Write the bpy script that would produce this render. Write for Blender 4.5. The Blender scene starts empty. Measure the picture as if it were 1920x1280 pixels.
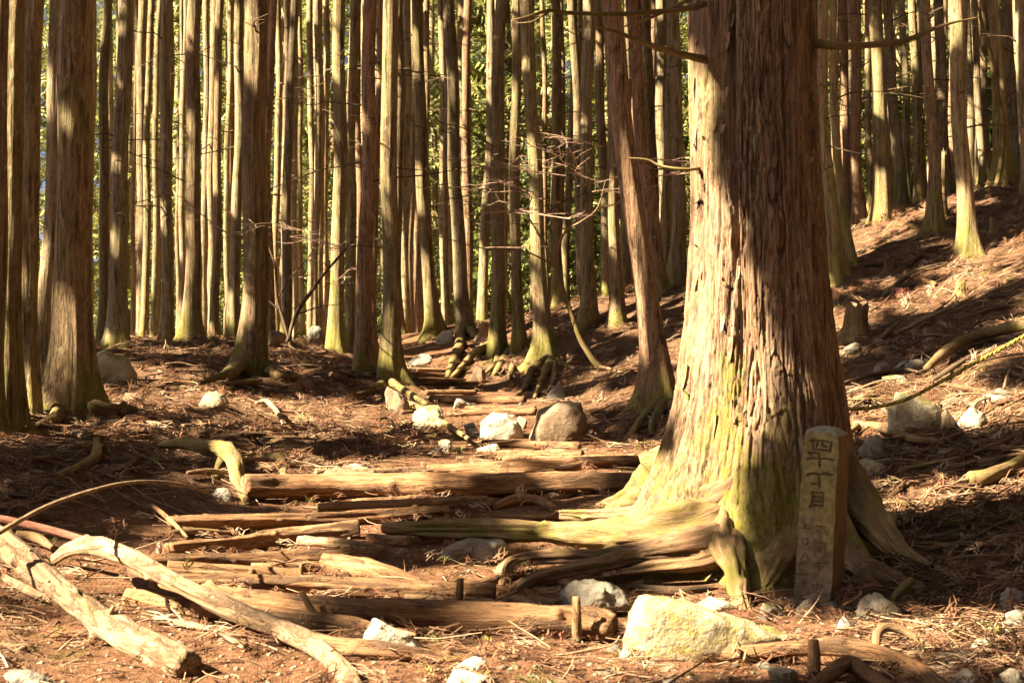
import bpy, math, random
import numpy as np
from mathutils import Vector, Matrix
rng = np.random.default_rng(7); crng = np.random.default_rng(11); prng = np.random.default_rng(23)
random.seed(7)
SC = bpy.context.scene
COL = SC.collection
F = 2666.667                       # focal length in photo pixels (50 mm on 36 mm)

# ------------------------------------------------------------------ camera, sky, sun, exposure
cam = bpy.data.cameras.new('camera'); cam.lens = 50; cam.sensor_width = 36
cam.clip_start = 0.1; cam.clip_end = 1000
cam.dof.use_dof = True; cam.dof.focus_distance = 13.5; cam.dof.aperture_fstop = 6.3
camo = bpy.data.objects.new('camera', cam); COL.objects.link(camo)
camo.rotation_euler = (math.radians(90), 0, 0)
SC.camera = camo

SUN_AZ, SUN_EL = math.radians(248), math.radians(40)      # clockwise from +Y
S = np.array([math.sin(SUN_AZ)*math.cos(SUN_EL), math.cos(SUN_AZ)*math.cos(SUN_EL), math.sin(SUN_EL)])
w = bpy.data.worlds.new('World'); SC.world = w; w.use_nodes = True
nt = w.node_tree
sky = nt.nodes.new('ShaderNodeTexSky'); sky.sky_type = 'NISHITA'; sky.sun_disc = False
sky.sun_elevation = SUN_EL; sky.sun_rotation = SUN_AZ
sky.air_density = 0.10; sky.dust_density = 1.2; sky.ozone_density = 0.0
bg = nt.nodes['Background']; bg.inputs['Strength'].default_value = 0.05
nt.links.new(sky.outputs[0], bg.inputs[0])
sl = bpy.data.lights.new('sun', 'SUN'); sl.energy = 5.0; sl.angle = math.radians(0.53); sl.color = (1.0, 0.85, 0.60)
so = bpy.data.objects.new('sun', sl); COL.objects.link(so)
so.rotation_euler = Vector(S).to_track_quat('Z', 'Y').to_euler(); so.location = (0, 0, 60)
vs = SC.view_settings
vs.view_transform = 'Standard'; vs.look = 'None'; vs.gamma = 1; vs.use_curve_mapping = False
vs.exposure = 3.0
SC.cycles.max_bounces = 6; SC.cycles.diffuse_bounces = 4; SC.cycles.glossy_bounces = 1
SC.cycles.transmission_bounces = 3; SC.cycles.caustics_reflective = False; SC.cycles.caustics_refractive = False

# ------------------------------------------------------------------ numeric helpers
def _h(ix, iy, iz, s):
    n = (ix.astype(np.int64)*374761393 + iy.astype(np.int64)*668265263 + iz.astype(np.int64)*2147483647 + s*974634777) & 0xffffffff
    n = ((n ^ (n >> 13))*1274126177) & 0xffffffff
    n = ((n ^ (n >> 15))*2246822519) & 0xffffffff
    return ((n ^ (n >> 16)) & 0xffff)/32767.5 - 1.0
def noise(x, y, z=0.0, s=0):
    x, y, z = np.broadcast_arrays(np.asarray(x, float), np.asarray(y, float), np.asarray(z, float))
    ix, iy, iz = np.floor(x), np.floor(y), np.floor(z)
    fx, fy, fz = x-ix, y-iy, z-iz
    u, v, q = [t*t*t*(t*(t*6-15)+10) for t in (fx, fy, fz)]
    def c(a, b, d): return _h(ix+a, iy+b, iz+d, s)
    x00 = c(0,0,0)*(1-u)+c(1,0,0)*u; x10 = c(0,1,0)*(1-u)+c(1,1,0)*u
    x01 = c(0,0,1)*(1-u)+c(1,0,1)*u; x11 = c(0,1,1)*(1-u)+c(1,1,1)*u
    return (x00*(1-v)+x10*v)*(1-q)+(x01*(1-v)+x11*v)*q
def fbm(x, y, z=0.0, o=4, s=0, g=0.5):
    t, a, f = 0.0, 1.0, 1.0
    for k in range(o):
        t = t + a*noise(np.asarray(x)*f, np.asarray(y)*f, np.asarray(z)*f, s+k*17); a *= g; f *= 2.03
    return t
def sstep(a, b, x):
    t = np.clip((x-a)/(b-a), 0, 1); return t*t*(3-2*t)

def mesh_np(name, V, Fc, mat=None, smooth=True, attrs=None, cols=None):
    V = np.asarray(V, np.float32); me = bpy.data.meshes.new(name)
    Fs = Fc if isinstance(Fc, list) else [Fc]
    Fs = [np.asarray(f, np.int32) for f in Fs if len(f)]
    nl = sum(f.size for f in Fs); nf = sum(len(f) for f in Fs)
    me.vertices.add(len(V)); me.vertices.foreach_set('co', V.ravel())
    me.loops.add(nl); me.loops.foreach_set('vertex_index', np.concatenate([f.ravel() for f in Fs]))
    me.polygons.add(nf)
    tot = np.concatenate([np.full(len(f), f.shape[1], np.int32) for f in Fs])
    st = np.concatenate([[0], np.cumsum(tot)[:-1]]).astype(np.int32)
    me.polygons.foreach_set('loop_start', st)
    me.polygons.foreach_set('use_smooth', np.full(nf, bool(smooth)))
    me.update(calc_edges=True)
    for k, a in (attrs or {}).items():
        at = me.attributes.new(k, 'FLOAT', 'POINT'); at.data.foreach_set('value', np.asarray(a, np.float32))
    if cols is not None:
        at = me.attributes.new('col', 'FLOAT_COLOR', 'POINT')
        c4 = np.ones((len(V), 4), np.float32); c4[:, :3] = cols; at.data.foreach_set('color', c4.ravel())
    if mat: me.materials.append(mat)
    return me
def link(name, me, parent=None, loc=(0, 0, 0)):
    o = bpy.data.objects.new(name, me); COL.objects.link(o); o.location = loc
    if parent is not None: o.parent = parent
    return o
def tag(o, label, cat, group=None):
    o['label'] = label; o['category'] = cat
    if group: o['group'] = group
    return o
def empty(name, loc, label, cat, group=None):
    o = bpy.data.objects.new(name, None); COL.objects.link(o); o.location = loc; o.empty_display_size = 0.2
    return tag(o, label, cat, group)

def spline(P, n):
    """Catmull-Rom through the rows of P (any width), resampled at n points by chord length."""
    P = np.asarray(P, float)
    if len(P) == 2:
        t = np.linspace(0, 1, n)[:, None]; return P[0]*(1-t)+P[1]*t
    d = np.r_[0, np.cumsum(np.linalg.norm(np.diff(P[:, :3], axis=0), axis=1)+1e-9)]
    t = np.linspace(0, d[-1], n); i = np.clip(np.searchsorted(d, t, 'right')-1, 0, len(P)-2)
    u = ((t-d[i])/(d[i+1]-d[i]))[:, None]
    Q = np.vstack([2*P[0]-P[1], P, 2*P[-1]-P[-2]])
    a, b, c, e = Q[i], Q[i+1], Q[i+2], Q[i+3]
    return 0.5*((2*b)+(c-a)*u+(2*a-5*b+4*c-e)*u**2+(-a+3*b-3*c+e)*u**3)
def tube(P, R, nseg=10, nring=24, amp=0.0, fr=6.0, seed=0, caps=True, flat=1.0, knots=0, grain=0.0, smoothpath=True):
    """Tapered tube along a path, rough surface; returns V, [quads, tris]."""
    C = spline(np.c_[np.asarray(P, float), np.asarray(R, float)], nring) if smoothpath else np.c_[np.asarray(P, float), np.asarray(R, float)]
    nring = len(C); r = np.abs(C[:, 3]); C = C[:, :3]
    T = np.gradient(C, axis=0); T /= np.linalg.norm(T, axis=1)[:, None]+1e-12
    up = np.array([0, 0, 1.0]) if abs(T[0, 2]) < 0.9 else np.array([0, 1.0, 0])
    A = np.empty_like(T); a = up-T[0]*np.dot(up, T[0]); a /= np.linalg.norm(a)
    for i in range(nring):
        a = a-T[i]*np.dot(a, T[i]); a /= np.linalg.norm(a)+1e-12; A[i] = a
    B = np.cross(T, A)
    th = np.linspace(0, 2*np.pi, nseg, endpoint=False)
    L = np.r_[0, np.cumsum(np.linalg.norm(np.diff(C, axis=0), axis=1))]
    rr = r[:, None]*np.ones(nseg)
    if amp:
        rr = rr*(1+amp*fbm(np.cos(th)[None]*1.3+seed*3.1, np.sin(th)[None]*1.3, L[:, None]*fr, 3, seed))
    if grain:
        rr = rr+grain*noise(th[None]/(2*np.pi)*nseg*0.5+seed, L[:, None]*2.2+seed*1.7, 0, seed+5)
    for k in range(knots):
        kt, kl = (k*2.4+seed) % 6.28, L[-1]*((k+0.5)/knots)
        dth = np.angle(np.exp(1j*(th[None]-kt)))*r.mean()
        rr = rr+0.45*r.mean()*np.exp(-(dth**2+(L[:, None]-kl)**2)/(0.35*r.mean())**2)
    V = (C[:, None]+A[:, None]*(np.cos(th)[None, :, None]*rr[..., None])+B[:, None]*(np.sin(th)[None, :, None]*rr[..., None]*flat)).reshape(-1, 3)
    i, j = np.meshgrid(np.arange(nring-1), np.arange(nseg), indexing='ij'); j2 = (j+1) % nseg
    Q = np.stack([i*nseg+j, i*nseg+j2, (i+1)*nseg+j2, (i+1)*nseg+j], -1).reshape(-1, 4)
    tr = np.zeros((0, 3), int)
    if caps:
        n0 = len(V); V = np.vstack([V, C[0]-T[0]*r[0]*.06, C[-1]+T[-1]*r[-1]*.06])
        k = np.arange(nseg); k2 = (k+1) % nseg; b = (nring-1)*nseg
        tr = np.r_[np.c_[k2, k, np.full(nseg, n0)], np.c_[b+k, b+k2, np.full(nseg, n0+1)]]
    return V, [Q, tr]
def merge(parts):
    Vs, Qs, Ts, n = [], [], [], 0
    for V, Fc in parts:
        Vs.append(V)
        for f in Fc:
            if len(f): (Qs if f.shape[1] == 4 else Ts).append(f+n)
        n += len(V)
    out = []
    if Qs: out.append(np.vstack(Qs))
    if Ts: out.append(np.vstack(Ts))
    return np.vstack(Vs), out

# ------------------------------------------------------------------ materials
def new_mat(name):
    m = bpy.data.materials.new(name); m.use_nodes = True
    return m, m.node_tree, m.node_tree.nodes['Principled BSDF']
class NB:
    def __init__(s, name, rough=0.9, spec=0.2):
        s.m, s.t, s.b = new_mat(name); s.b.inputs['Roughness'].default_value = rough
        s.b.inputs['Specular IOR Level'].default_value = spec
        s.tc = s.t.nodes.new('ShaderNodeTexCoord'); s.oi = s.t.nodes.new('ShaderNodeObjectInfo')
        s.off = s.n('ShaderNodeVectorMath', operation='SCALE'); s.off.inputs[0].default_value = (37, 61, 13)
        s.l(s.oi.outputs['Random'], s.off.inputs['Scale'])
        s.co = s.n('ShaderNodeVectorMath', operation='ADD'); s.l(s.tc.outputs['Object'], s.co.inputs[0]); s.l(s.off.outputs[0], s.co.inputs[1])
    def n(s, t, **k):
        q = s.t.nodes.new(t)
        for a, v in k.items(): setattr(q, a, v)
        return q
    def l(s, a, b): s.t.links.new(a, b)
    def noise(s, scale, vec=(1, 1, 1), detail=4, rough=0.55, dist=0.0, src=None):
        mp = s.n('ShaderNodeMapping'); mp.inputs['Scale'].default_value = vec; s.l(src or s.co.outputs[0], mp.inputs[0])
        q = s.n('ShaderNodeTexNoise'); q.inputs['Scale'].default_value = scale; q.inputs['Detail'].default_value = detail
        q.inputs['Roughness'].default_value = rough; q.inputs['Distortion'].default_value = dist
        s.l(mp.outputs[0], q.inputs['Vector']); return q.outputs['Fac']
    def ramp(s, fac, stops):
        q = s.n('ShaderNodeValToRGB'); e = q.color_ramp.elements
        while len(e) < len(stops): e.new(0.5)
        for k, (p, c) in enumerate(stops):
            e[k].position = p; e[k].color = (*c, 1) if isinstance(c, tuple) else (c, c, c, 1)
        s.l(fac, q.inputs[0]); return q.outputs[0]
    def mix(s, fac, a, b, mode='MIX'):
        q = s.n('ShaderNodeMix', data_type='RGBA', blend_type=mode)
        for sock, v in ((q.inputs[0], fac), (q.inputs[6], a), (q.inputs[7], b)):
            if hasattr(v, 'is_output'): s.l(v, sock)
            else: sock.default_value = (*v, 1) if isinstance(v, tuple) else v
        return q.outputs[2]
    def math(s, op, a, b=0.0, clamp=False):
        q = s.n('ShaderNodeMath', operation=op); q.use_clamp = clamp
        for sock, v in ((q.inputs[0], a), (q.inputs[1], b)):
            if hasattr(v, 'is_output'): s.l(v, sock)
            else: sock.default_value = v
        return q.outputs[0]
    def attr(s, name):
        q = s.n('ShaderNodeAttribute'); q.attribute_name = name; return q
    def z(s):
        q = s.n('ShaderNodeSeparateXYZ'); s.l(s.tc.outputs['Object'], q.inputs[0]); return q.outputs['Z']
    def bump(s, h, strength, dist):
        q = s.n('ShaderNodeBump'); q.inputs['Strength'].default_value = strength; q.inputs['Distance'].default_value = dist
        s.l(h, q.inputs['Height']); s.l(q.outputs[0], s.b.inputs['Normal'])
    def color(s, c): s.l(c, s.b.inputs['Base Color'])

def bark(name, stops, mossh, moss=(0.125, 0.125, 0.018), lich=0.55, bd=0.012, fs=26, lichc=(0.27, 0.25, 0.105)):
    b = NB(name, 0.95, 0.1)
    strip = b.noise(fs, (1, 1, 0.07), 5, 0.65, 0.6)
    patch = b.noise(2.2, (1, 1, 0.45), 4, 0.6)
    fine = b.noise(fs*3.2, (1, 1, 0.08), 4, 0.75, 0.4)
    flake = b.noise(fs*1.5, (1, 1, 0.22), 3, 0.6, 1.2)
    c = b.ramp(strip, stops)
    if name == 'bark_great_tree': c = b.mix(.75, c, b.ramp(b.attr('strip').outputs['Fac'], [(.15, (0.09, 0.045, 0.028)), (.38, (0.19, 0.085, 0.05)), (.55, (0.27, 0.14, 0.085)), (.72, (0.30, 0.18, 0.12)), (.9, (0.36, 0.25, 0.18))]))
    c = b.mix(b.ramp(fine, [(0.35, 0.0), (0.7, 0.6)]), c, (0.34, 0.265, 0.165))
    fis = b.ramp(fine, [(0.36, 0.85), (0.46, 0.0)])
    c = b.mix(fis, c, (0.075, 0.04, 0.022))
    c = b.mix(b.ramp(flake, [(0.55, 0.0), (0.63, 0.55)]), c, (0.36, 0.255, 0.16))
    lf = b.math('MULTIPLY', b.ramp(patch, [(lich-0.1, 0.0), (lich+0.12, 1.0)]), b.ramp(b.noise(fs*1.6, (1, 1, 0.5), 3, 0.7), [(0.38, 0.05), (0.62, 0.85)]))
    c = b.mix(lf, c, lichc)
    c = b.mix(1.0, c, b.ramp(b.noise(5.5, (1, 1, 0.4), 5, 0.7, 0.8), [(0.32, 0.5), (0.5, 0.95), (0.68, 1.0)]), 'MULTIPLY')
    st2 = b.noise(fs*.75, (1, 1, 0.045), 4, 0.7, 0.9)
    c = b.mix(1.0, c, b.ramp(st2, [(0.36, 0.38), (0.47, 0.92), (0.6, 1.12)]), 'MULTIPLY')
    c = b.mix(b.math('MULTIPLY', b.ramp(b.noise(fs*.55, (1, 1, 0.4), 5, 0.75, 0.6), [(0.58, 0.0), (0.64, 1.0)]), 0.6), c, (0.38, 0.35, 0.20))
    # green moss creeping up from the foot of the trunk
    z = b.z(); lo, hi = (0.34, 0.85) if name == 'bark_great_tree' else (0.42, 1.05)
    mh = b.math('SUBTRACT', 1.0, b.math('DIVIDE', z, mossh))
    mf = b.math('ADD', mh, b.math('MULTIPLY', b.math('SUBTRACT', b.noise(3.2, (1, 1, 0.5), 5, 0.7), 0.5), 3.4))
    mf = b.math('MULTIPLY', b.ramp(mf, [(lo, 0.0), (hi, 0.88)]), b.ramp(b.noise(fs*2, (1, 1, 0.4), 4, 0.7), [(0.36, 0.1), (0.58, 1.0)]))
    mc = b.mix(b.noise(14, (1, 1, 1), 4, 0.7), moss, (moss[0]*1.9, moss[1]*1.7, moss[2]*1.6))
    c = b.mix(mf, c, mc)
    hv = b.n('ShaderNodeHueSaturation'); b.l(c, hv.inputs['Color'])
    b.l(b.math('ADD', b.math('MULTIPLY', b.oi.outputs['Random'], 0.5), 0.75), hv.inputs['Value'])
    b.color(hv.outputs[0])
    h = b.math('ADD', b.math('ADD', strip, b.math('MULTIPLY', flake, 0.6)), b.math('MULTIPLY', fine, 0.7))
    b.bump(h, 1.0, bd*1.6)
    return b.m
M = {}
BROWN = [(0.3, (0.10, 0.058, 0.03)), (0.45, (0.19, 0.115, 0.062)), (0.56, (0.26, 0.165, 0.09)), (0.7, (0.30, 0.21, 0.125))]
RED = [(0.3, (0.11, 0.05, 0.028)), (0.45, (0.20, 0.095, 0.055)), (0.56, (0.28, 0.145, 0.085)), (0.7, (0.31, 0.20, 0.125))]
GREY = [(0.3, (0.12, 0.085, 0.05)), (0.45, (0.22, 0.16, 0.095)), (0.56, (0.29, 0.225, 0.14)), (0.7, (0.34, 0.28, 0.18))]
M['brown'] = bark('bark_brown', BROWN, 0.9, lich=0.56)
M['olive'] = bark('bark_lichen', BROWN, 1.2, lich=0.46)
M['red'] = bark('bark_reddish', RED, 0.6, lich=0.66)
M['grey'] = bark('bark_pale', GREY, 0.9, lich=0.55)
M['mossy'] = bark('bark_mossy', BROWN, 3.0, lich=0.42)
M['big'] = bark('bark_great_tree', [(0.3, (0.10, 0.048, 0.028)), (0.44, (0.20, 0.10, 0.058)), (0.55, (0.29, 0.165, 0.095)), (0.68, (0.30, 0.20, 0.14))], 1.45, lich=0.6, bd=0.008, fs=24)
def wood(name, dark, mid, light, scale=8, axis=None, moss=0.0, rough=0.85):
    b = NB(name, rough, 0.2)
    g = b.noise(scale, (1, 1, 1), 6, 0.65, 0.4); f = b.noise(scale*7, (1, 1, 1), 4, 0.7)
    c = b.ramp(g, [(0.32, dark), (0.5, mid), (0.68, light)])
    c = b.mix(b.ramp(f, [(0.35, 0.0), (0.75, 0.55)]), c, dark)
    if moss:
        c = b.mix(b.math('MULTIPLY', b.ramp(b.noise(3.5, (1, 1, 1), 4, 0.6), [(0.5-moss*.3, 0.0), (0.68-moss*.3, 0.9)]), 0.9), c, (0.15, 0.14, 0.03))
    b.color(c); b.bump(b.math('ADD', g, f), 0.7, 0.012)
    return b.m
def grain_wood(name, dark, mid, light, moss=0.0, fs=34, fz=0.8, blot=False):
    """Weathered wood whose grain follows the piece: 'along' is the running length, 'around' the turn."""
    b = NB(name, 0.85, 0.2)
    cx = b.n('ShaderNodeCombineXYZ'); b.l(b.attr('along').outputs['Fac'], cx.inputs[0]); b.l(b.attr('ax').outputs['Fac'], cx.inputs[1]); b.l(b.attr('ay').outputs['Fac'], cx.inputs[2])
    ad = b.n('ShaderNodeVectorMath', operation='ADD'); b.l(cx.outputs[0], ad.inputs[0]); b.l(b.off.outputs[0], ad.inputs[1])
    g = b.noise(fs, (0.09, 1, 1), 5, 0.65, 0.5, ad.outputs[0]); f = b.noise(fs*4, (0.1, 1, 1), 4, 0.7, 0.2, ad.outputs[0])
    p = b.noise(4.0, (0.6, 1, 1), 4, 0.6, 0, ad.outputs[0])
    c = b.ramp(g, [(0.32, dark), (0.5, mid), (0.66, light)])
    c = b.mix(b.ramp(p, [(0.42, 0.0), (0.62, 0.55)]), c, mid)
    c = b.mix(b.ramp(f, [(0.36, fz), (0.48, 0.0)]), c, (dark[0]*.6, dark[1]*.6, dark[2]*.6))
    if moss:
        c = b.mix(b.ramp(b.noise(6, (0.7, 1, 1), 6, 0.75, 0.5, ad.outputs[0]), [(0.60-moss*.3, 0.0), (0.74-moss*.3, 0.85)]), c, (0.14, 0.125, 0.026))
    c = b.mix(b.ramp(b.noise(1.6, (1, 1, 1), 3, 0.6), [(0.45, 0.0), (0.7, 0.6)]), c, (0.115, 0.06, 0.03))
    h = b.math('ADD', g, b.math('MULTIPLY', f, 0.6))
    if blot:
        bl = b.ramp(b.noise(11 if name[0] == 'p' else 8, (0.5 if name[0] == 'p' else 0.25, 1, 1), 6, 0.75, 0.6, ad.outputs[0]), [(0.52, 0.0), (0.58, 0.6 if name[0] == 'p' else 0.85)])
        c = b.mix(bl, c, (0.15, 0.09, 0.052) if name[0] == 'p' else (0.10, 0.058, 0.034)); h = b.math('ADD', h, b.math('MULTIPLY', bl, 0.8))
    hv = b.n('ShaderNodeHueSaturation'); b.l(c, hv.inputs['Color']); b.l(b.math('ADD', b.math('MULTIPLY', b.oi.outputs['Random'], 0.4), 0.8), hv.inputs['Value'])
    b.color(hv.outputs[0]); b.bump(h, 1.0, 0.015)
    return b.m
M['log'] = grain_wood('weathered_log', (0.12, 0.056, 0.026), (0.25, 0.132, 0.062), (0.37, 0.225, 0.115), 0.0, 30, 0.85, True)
M['pale_log'] = grain_wood('pale_dead_wood', (0.13, 0.075, 0.042), (0.30, 0.195, 0.115), (0.43, 0.32, 0.21), 0.15, 20, 0.55, True)
M['root'] = grain_wood('root_wood', (0.12, 0.065, 0.035), (0.23, 0.14, 0.075), (0.34, 0.235, 0.14), moss=0.25)
M['mossroot'] = grain_wood('mossy_root', (0.11, 0.065, 0.03), (0.23, 0.15, 0.07), (0.34, 0.25, 0.13), moss=0.52)
M['redstem'] = grain_wood('reddish_stem', (0.16, 0.05, 0.035), (0.26, 0.10, 0.065), (0.34, 0.17, 0.11))
M['darkstem'] = grain_wood('dark_twig', (0.05, 0.032, 0.02), (0.09, 0.06, 0.035), (0.15, 0.10, 0.06))
M['twig'] = grain_wood('pink_dry_twig', (0.26, 0.15, 0.105), (0.42, 0.26, 0.19), (0.52, 0.36, 0.27))
M['stub'] = grain_wood('stump_wood', (0.10, 0.06, 0.03), (0.20, 0.125, 0.055), (0.30, 0.21, 0.10), moss=0.35)
def rock(name, a, bcol, c2, moss=0.0, lich=False):
    b = NB(name, 0.9, 0.25)
    g = b.noise(5, (1, 1, 1), 7, 0.65, 0.3); f = b.noise(60, (1, 1, 1), 3, 0.7)
    c = b.ramp(g, [(0.3, a), (0.5, bcol), (0.68, c2)])
    c = b.mix(b.ramp(f, [(0.5, 0.0), (0.7, 0.45)]), c, (a[0]*.6, a[1]*.6, a[2]*.6))
    c = b.mix(b.ramp(b.noise(12, (1, 1, 1), 3, 0.6), [(0.58, 0.0), (0.66, 0.45)]), c, (0.30, 0.26, 0.13))
    if lich: c = b.mix(b.ramp(b.noise(26, (1, 1, 1), 6, 0.75, 0.5), [(0.49, 0.0), (0.57, 0.85)]), c, (0.27, 0.215, 0.06))
    if moss:
        nz = b.n('ShaderNodeNewGeometry'); q = b.n('ShaderNodeSeparateXYZ'); b.l(nz.outputs['Normal'], q.inputs[0])
        mf = b.math('ADD', b.math('MULTIPLY', q.outputs['Z'], 0.35), b.noise(9, (1, 1, 1), 7, 0.75))
        c = b.mix(b.ramp(mf, [(1.0-moss*.4, 0.0), (1.12-moss*.4, 0.85)]), c, (0.14, 0.12, 0.022))
    b.color(c); b.bump(b.math('ADD', b.math('ADD', g, b.math('MULTIPLY', b.noise(22, (1, 1, 1), 5, 0.7), 0.5)), b.math('MULTIPLY', f, 0.2)), 0.9, 0.03)
    return b.m
M['pale_rock'] = rock('pale_granite', (0.20, 0.155, 0.105), (0.33, 0.275, 0.195), (0.44, 0.385, 0.29))
M['moss_rock'] = rock('mossy_boulder', (0.24, 0.19, 0.12), (0.36, 0.30, 0.19), (0.46, 0.40, 0.28), moss=0.75)
M['lichen_rock'] = rock('lichen_granite', (0.19, 0.155, 0.095), (0.31, 0.26, 0.17), (0.42, 0.365, 0.26), moss=0.35, lich=True)
M['pebble'] = rock('buff_pebble', (0.15, 0.11, 0.075), (0.26, 0.20, 0.14), (0.37, 0.31, 0.225))
M['white_rock'] = rock('white_granite', (0.28, 0.235, 0.17), (0.41, 0.36, 0.275), (0.51, 0.46, 0.37))
M['dark_rock'] = rock('dark_rock', (0.11, 0.075, 0.045), (0.19, 0.13, 0.08), (0.26, 0.19, 0.13), moss=0.2)
M['grey_rock'] = rock('grey_rock', (0.13, 0.11, 0.085), (0.22, 0.19, 0.15), (0.31, 0.28, 0.23), moss=0.2)
def vcol(name, rough=0.95, transl=0.0, spec=0.1, bump=0):
    b = NB(name, rough, spec); a = b.attr('col').outputs['Color']
    b.color(a)
    if bump: b.bump(b.math('ADD', b.noise(70, (1, 1, 1), 5, 0.7), b.noise(14, (1, 1, 1), 3)), 0.6, bump)
    if transl:
        tr = b.n('ShaderNodeBsdfTranslucent'); b.l(a, tr.inputs['Color'])
        mx = b.n('ShaderNodeMixShader'); mx.inputs[0].default_value = transl
        b.l(b.b.outputs[0], mx.inputs[1]); b.l(tr.outputs[0], mx.inputs[2])
        b.l(mx.outputs[0], b.t.nodes['Material Output'].inputs['Surface'])
    return b.m
M['leaf'] = vcol('conifer_needles', 0.6, 0.25, 0.25)
M['litter'] = vcol('dead_needles', 0.9, 0.1)
M['stone'] = vcol('carved_stone', 0.9, 0, 0.2, 0.004)
b = NB('forest_soil', 0.97, 0.1)
sn = b.noise(1.1, (1, 1, 1), 6, 0.65); fn = b.noise(24, (1, 1, 1), 6, 0.75); st = b.noise(55, (1, 0.35, 1), 4, 0.75, 0.8)
trail = b.attr('trail').outputs['Fac']
lit = b.ramp(st, [(0.3, (0.07, 0.036, 0.02)), (0.5, (0.125, 0.068, 0.038)), (0.7, (0.22, 0.135, 0.08))])
soil = b.ramp(fn, [(0.3, (0.075, 0.032, 0.016)), (0.5, (0.155, 0.075, 0.038)), (0.72, (0.27, 0.165, 0.10))])
c = b.mix(trail, lit, soil)
c = b.mix(b.math('MULTIPLY', b.ramp(b.noise(2.3, (1, 1, 1), 5, 0.65), [(0.58, 0.0), (0.7, 0.55)]), 1.0), c, (0.10, 0.09, 0.022))
b.color(c); b.bump(b.math('ADD', fn, st), 0.9, 0.03); M['soil'] = b.m

# ------------------------------------------------------------------ terrain (thin plate spline through known ground points)
CT = [(960,1280,5.7),(960,1165,7.0),(960,1100,7.7),(960,1050,8.3),(900,980,9.2),(850,920,10.5),(900,885,11.3),(1000,855,12.3),(940,822,14.5),(920,775,17),
      (900,753,19),(850,722,21.5),(815,693,25),(785,662,29),(760,640,33),(400,1150,6.8),(450,1060,8.0),(480,985,9.2),
      (15,805,12),(128,768,13.5),(470,702,19),(222,660,22.5),(330,655,25),(360,640,24.5),(630,655,25),(680,698,20.5),(728,728,19.5),
      (540,645,27),(440,642,28),(250,642,28),(100,700,19),
      (0,1280,5.5),(0,1150,6.5),(100,950,8.8),(300,905,10),(430,910,10.2),(200,850,10.8),(550,820,13.5),(700,775,17),
      (1545,1118,7.4),(1900,1110,7.5),(1900,1250,6.0),(1500,1260,6.0),(1720,812,12),(1900,900,10.5),(1900,700,13),(1605,640,17),(1900,600,16),
      (1818,492,21),(1658,415,25),(1758,438,23),(1880,345,26),(1570,530,22),(1600,502,22.5),(1612,432,26),(1900,470,20),
      (1250,880,11),(1248,775,15.5),(1150,705,18.5),(1107,612,25),(1162,612,24),(1135,562,29),(1272,528,26),
      (1030,680,22.5),(980,662,23.5),(930,655,24.5),(872,622,27),(812,618,30),(1050,815,15.5),(1400,1130,7.6)]
pts = [((x-960)/F*d, d, -(y-640)/F*d) for x, y, d in CT]
pts += [(-15,10,-.5),(-14,20,-.2),(-12,30,0.0),(-28,28,-.5),(-20,48,-2.5),(-4,45,-1.2),(0,60,-2.5),(0,85,-5),(14,40,4.2),(22,30,6),(20,45,5),(30,60,6),(28,15,6),(14,8,2),(14,-2,1),(0,0,-1.5),
        (-9,0,-1.3),(-30,-20,-1),(30,-20,4),(0,-20,-2.5),(0,-45,-4),(-60,60,-6),(60,60,8),(-70,-40,-2),(70,-40,6),(0,130,-8),(-70,130,-10),(70,130,4),(7,34,2.2),(4,36,1.2)]
pts = np.array(pts)
def _U(r2): return 0.5*r2*np.log(r2+1e-9)
def _tps_fit(p, lam=0.06):
    n = len(p); d2 = ((p[:, None, :2]-p[None, :, :2])**2).sum(-1)
    K = _U(d2)+np.eye(n)*lam*n*0.1; Pm = np.c_[np.ones(n), p[:, :2]]
    A = np.zeros((n+3, n+3)); A[:n, :n] = K; A[:n, n:] = Pm; A[n:, :n] = Pm.T
    return np.linalg.solve(A, np.r_[p[:, 2], 0, 0, 0])
TW = _tps_fit(pts)
TRAIL = np.array([[-.6,0],[-.1,5.5],[-.7,7.6],[-.6,9.2],[.0,10.8],[.25,12.5],[-.1,15],[-.3,17.5],[-.6,20],[-1.2,24],[-1.9,29],[-2.4,34]])
TW_HALF = np.array([3.0,2.3,2.0,1.7,1.5,0.8,.6,.6,.55,.6,.8,.8])
def traildist(x, y):
    cx = np.interp(y, TRAIL[:, 1], TRAIL[:, 0]); hw = np.interp(y, TRAIL[:, 1], TW_HALF)
    return np.abs(x-cx)/hw
def ground0(x, y):
    x = np.asarray(x, float); y = np.asarray(y, float); sh = np.broadcast(x, y).shape
    X, Y = np.broadcast_arrays(x, y); X = X.ravel(); Y = Y.ravel(); out = np.empty(len(X))
    for i in range(0, len(X), 20000):
        xx, yy = X[i:i+20000], Y[i:i+20000]
        d2 = (xx[:, None]-pts[None, :, 0])**2+(yy[:, None]-pts[None, :, 1])**2
        out[i:i+20000] = _U(d2)@TW[:-3]+TW[-3]+TW[-2]*xx+TW[-1]*yy
    return out.reshape(sh)
def ground(x, y):
    t = traildist(x, y); k = 0.35+0.65*sstep(0.8, 1.5, t)
    return ground0(x, y)+k*(0.085*fbm(np.asarray(x)*1.3, np.asarray(y)*1.4, 0, 3, 3)+0.02*fbm(np.asarray(x)*6, np.asarray(y)*6, 0, 2, 9))
def P(px, py, d): return np.array([(px-960)/F*d, d, -(py-640)/F*d])
_D = np.geomspace(4.2, 60, 260)
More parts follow.
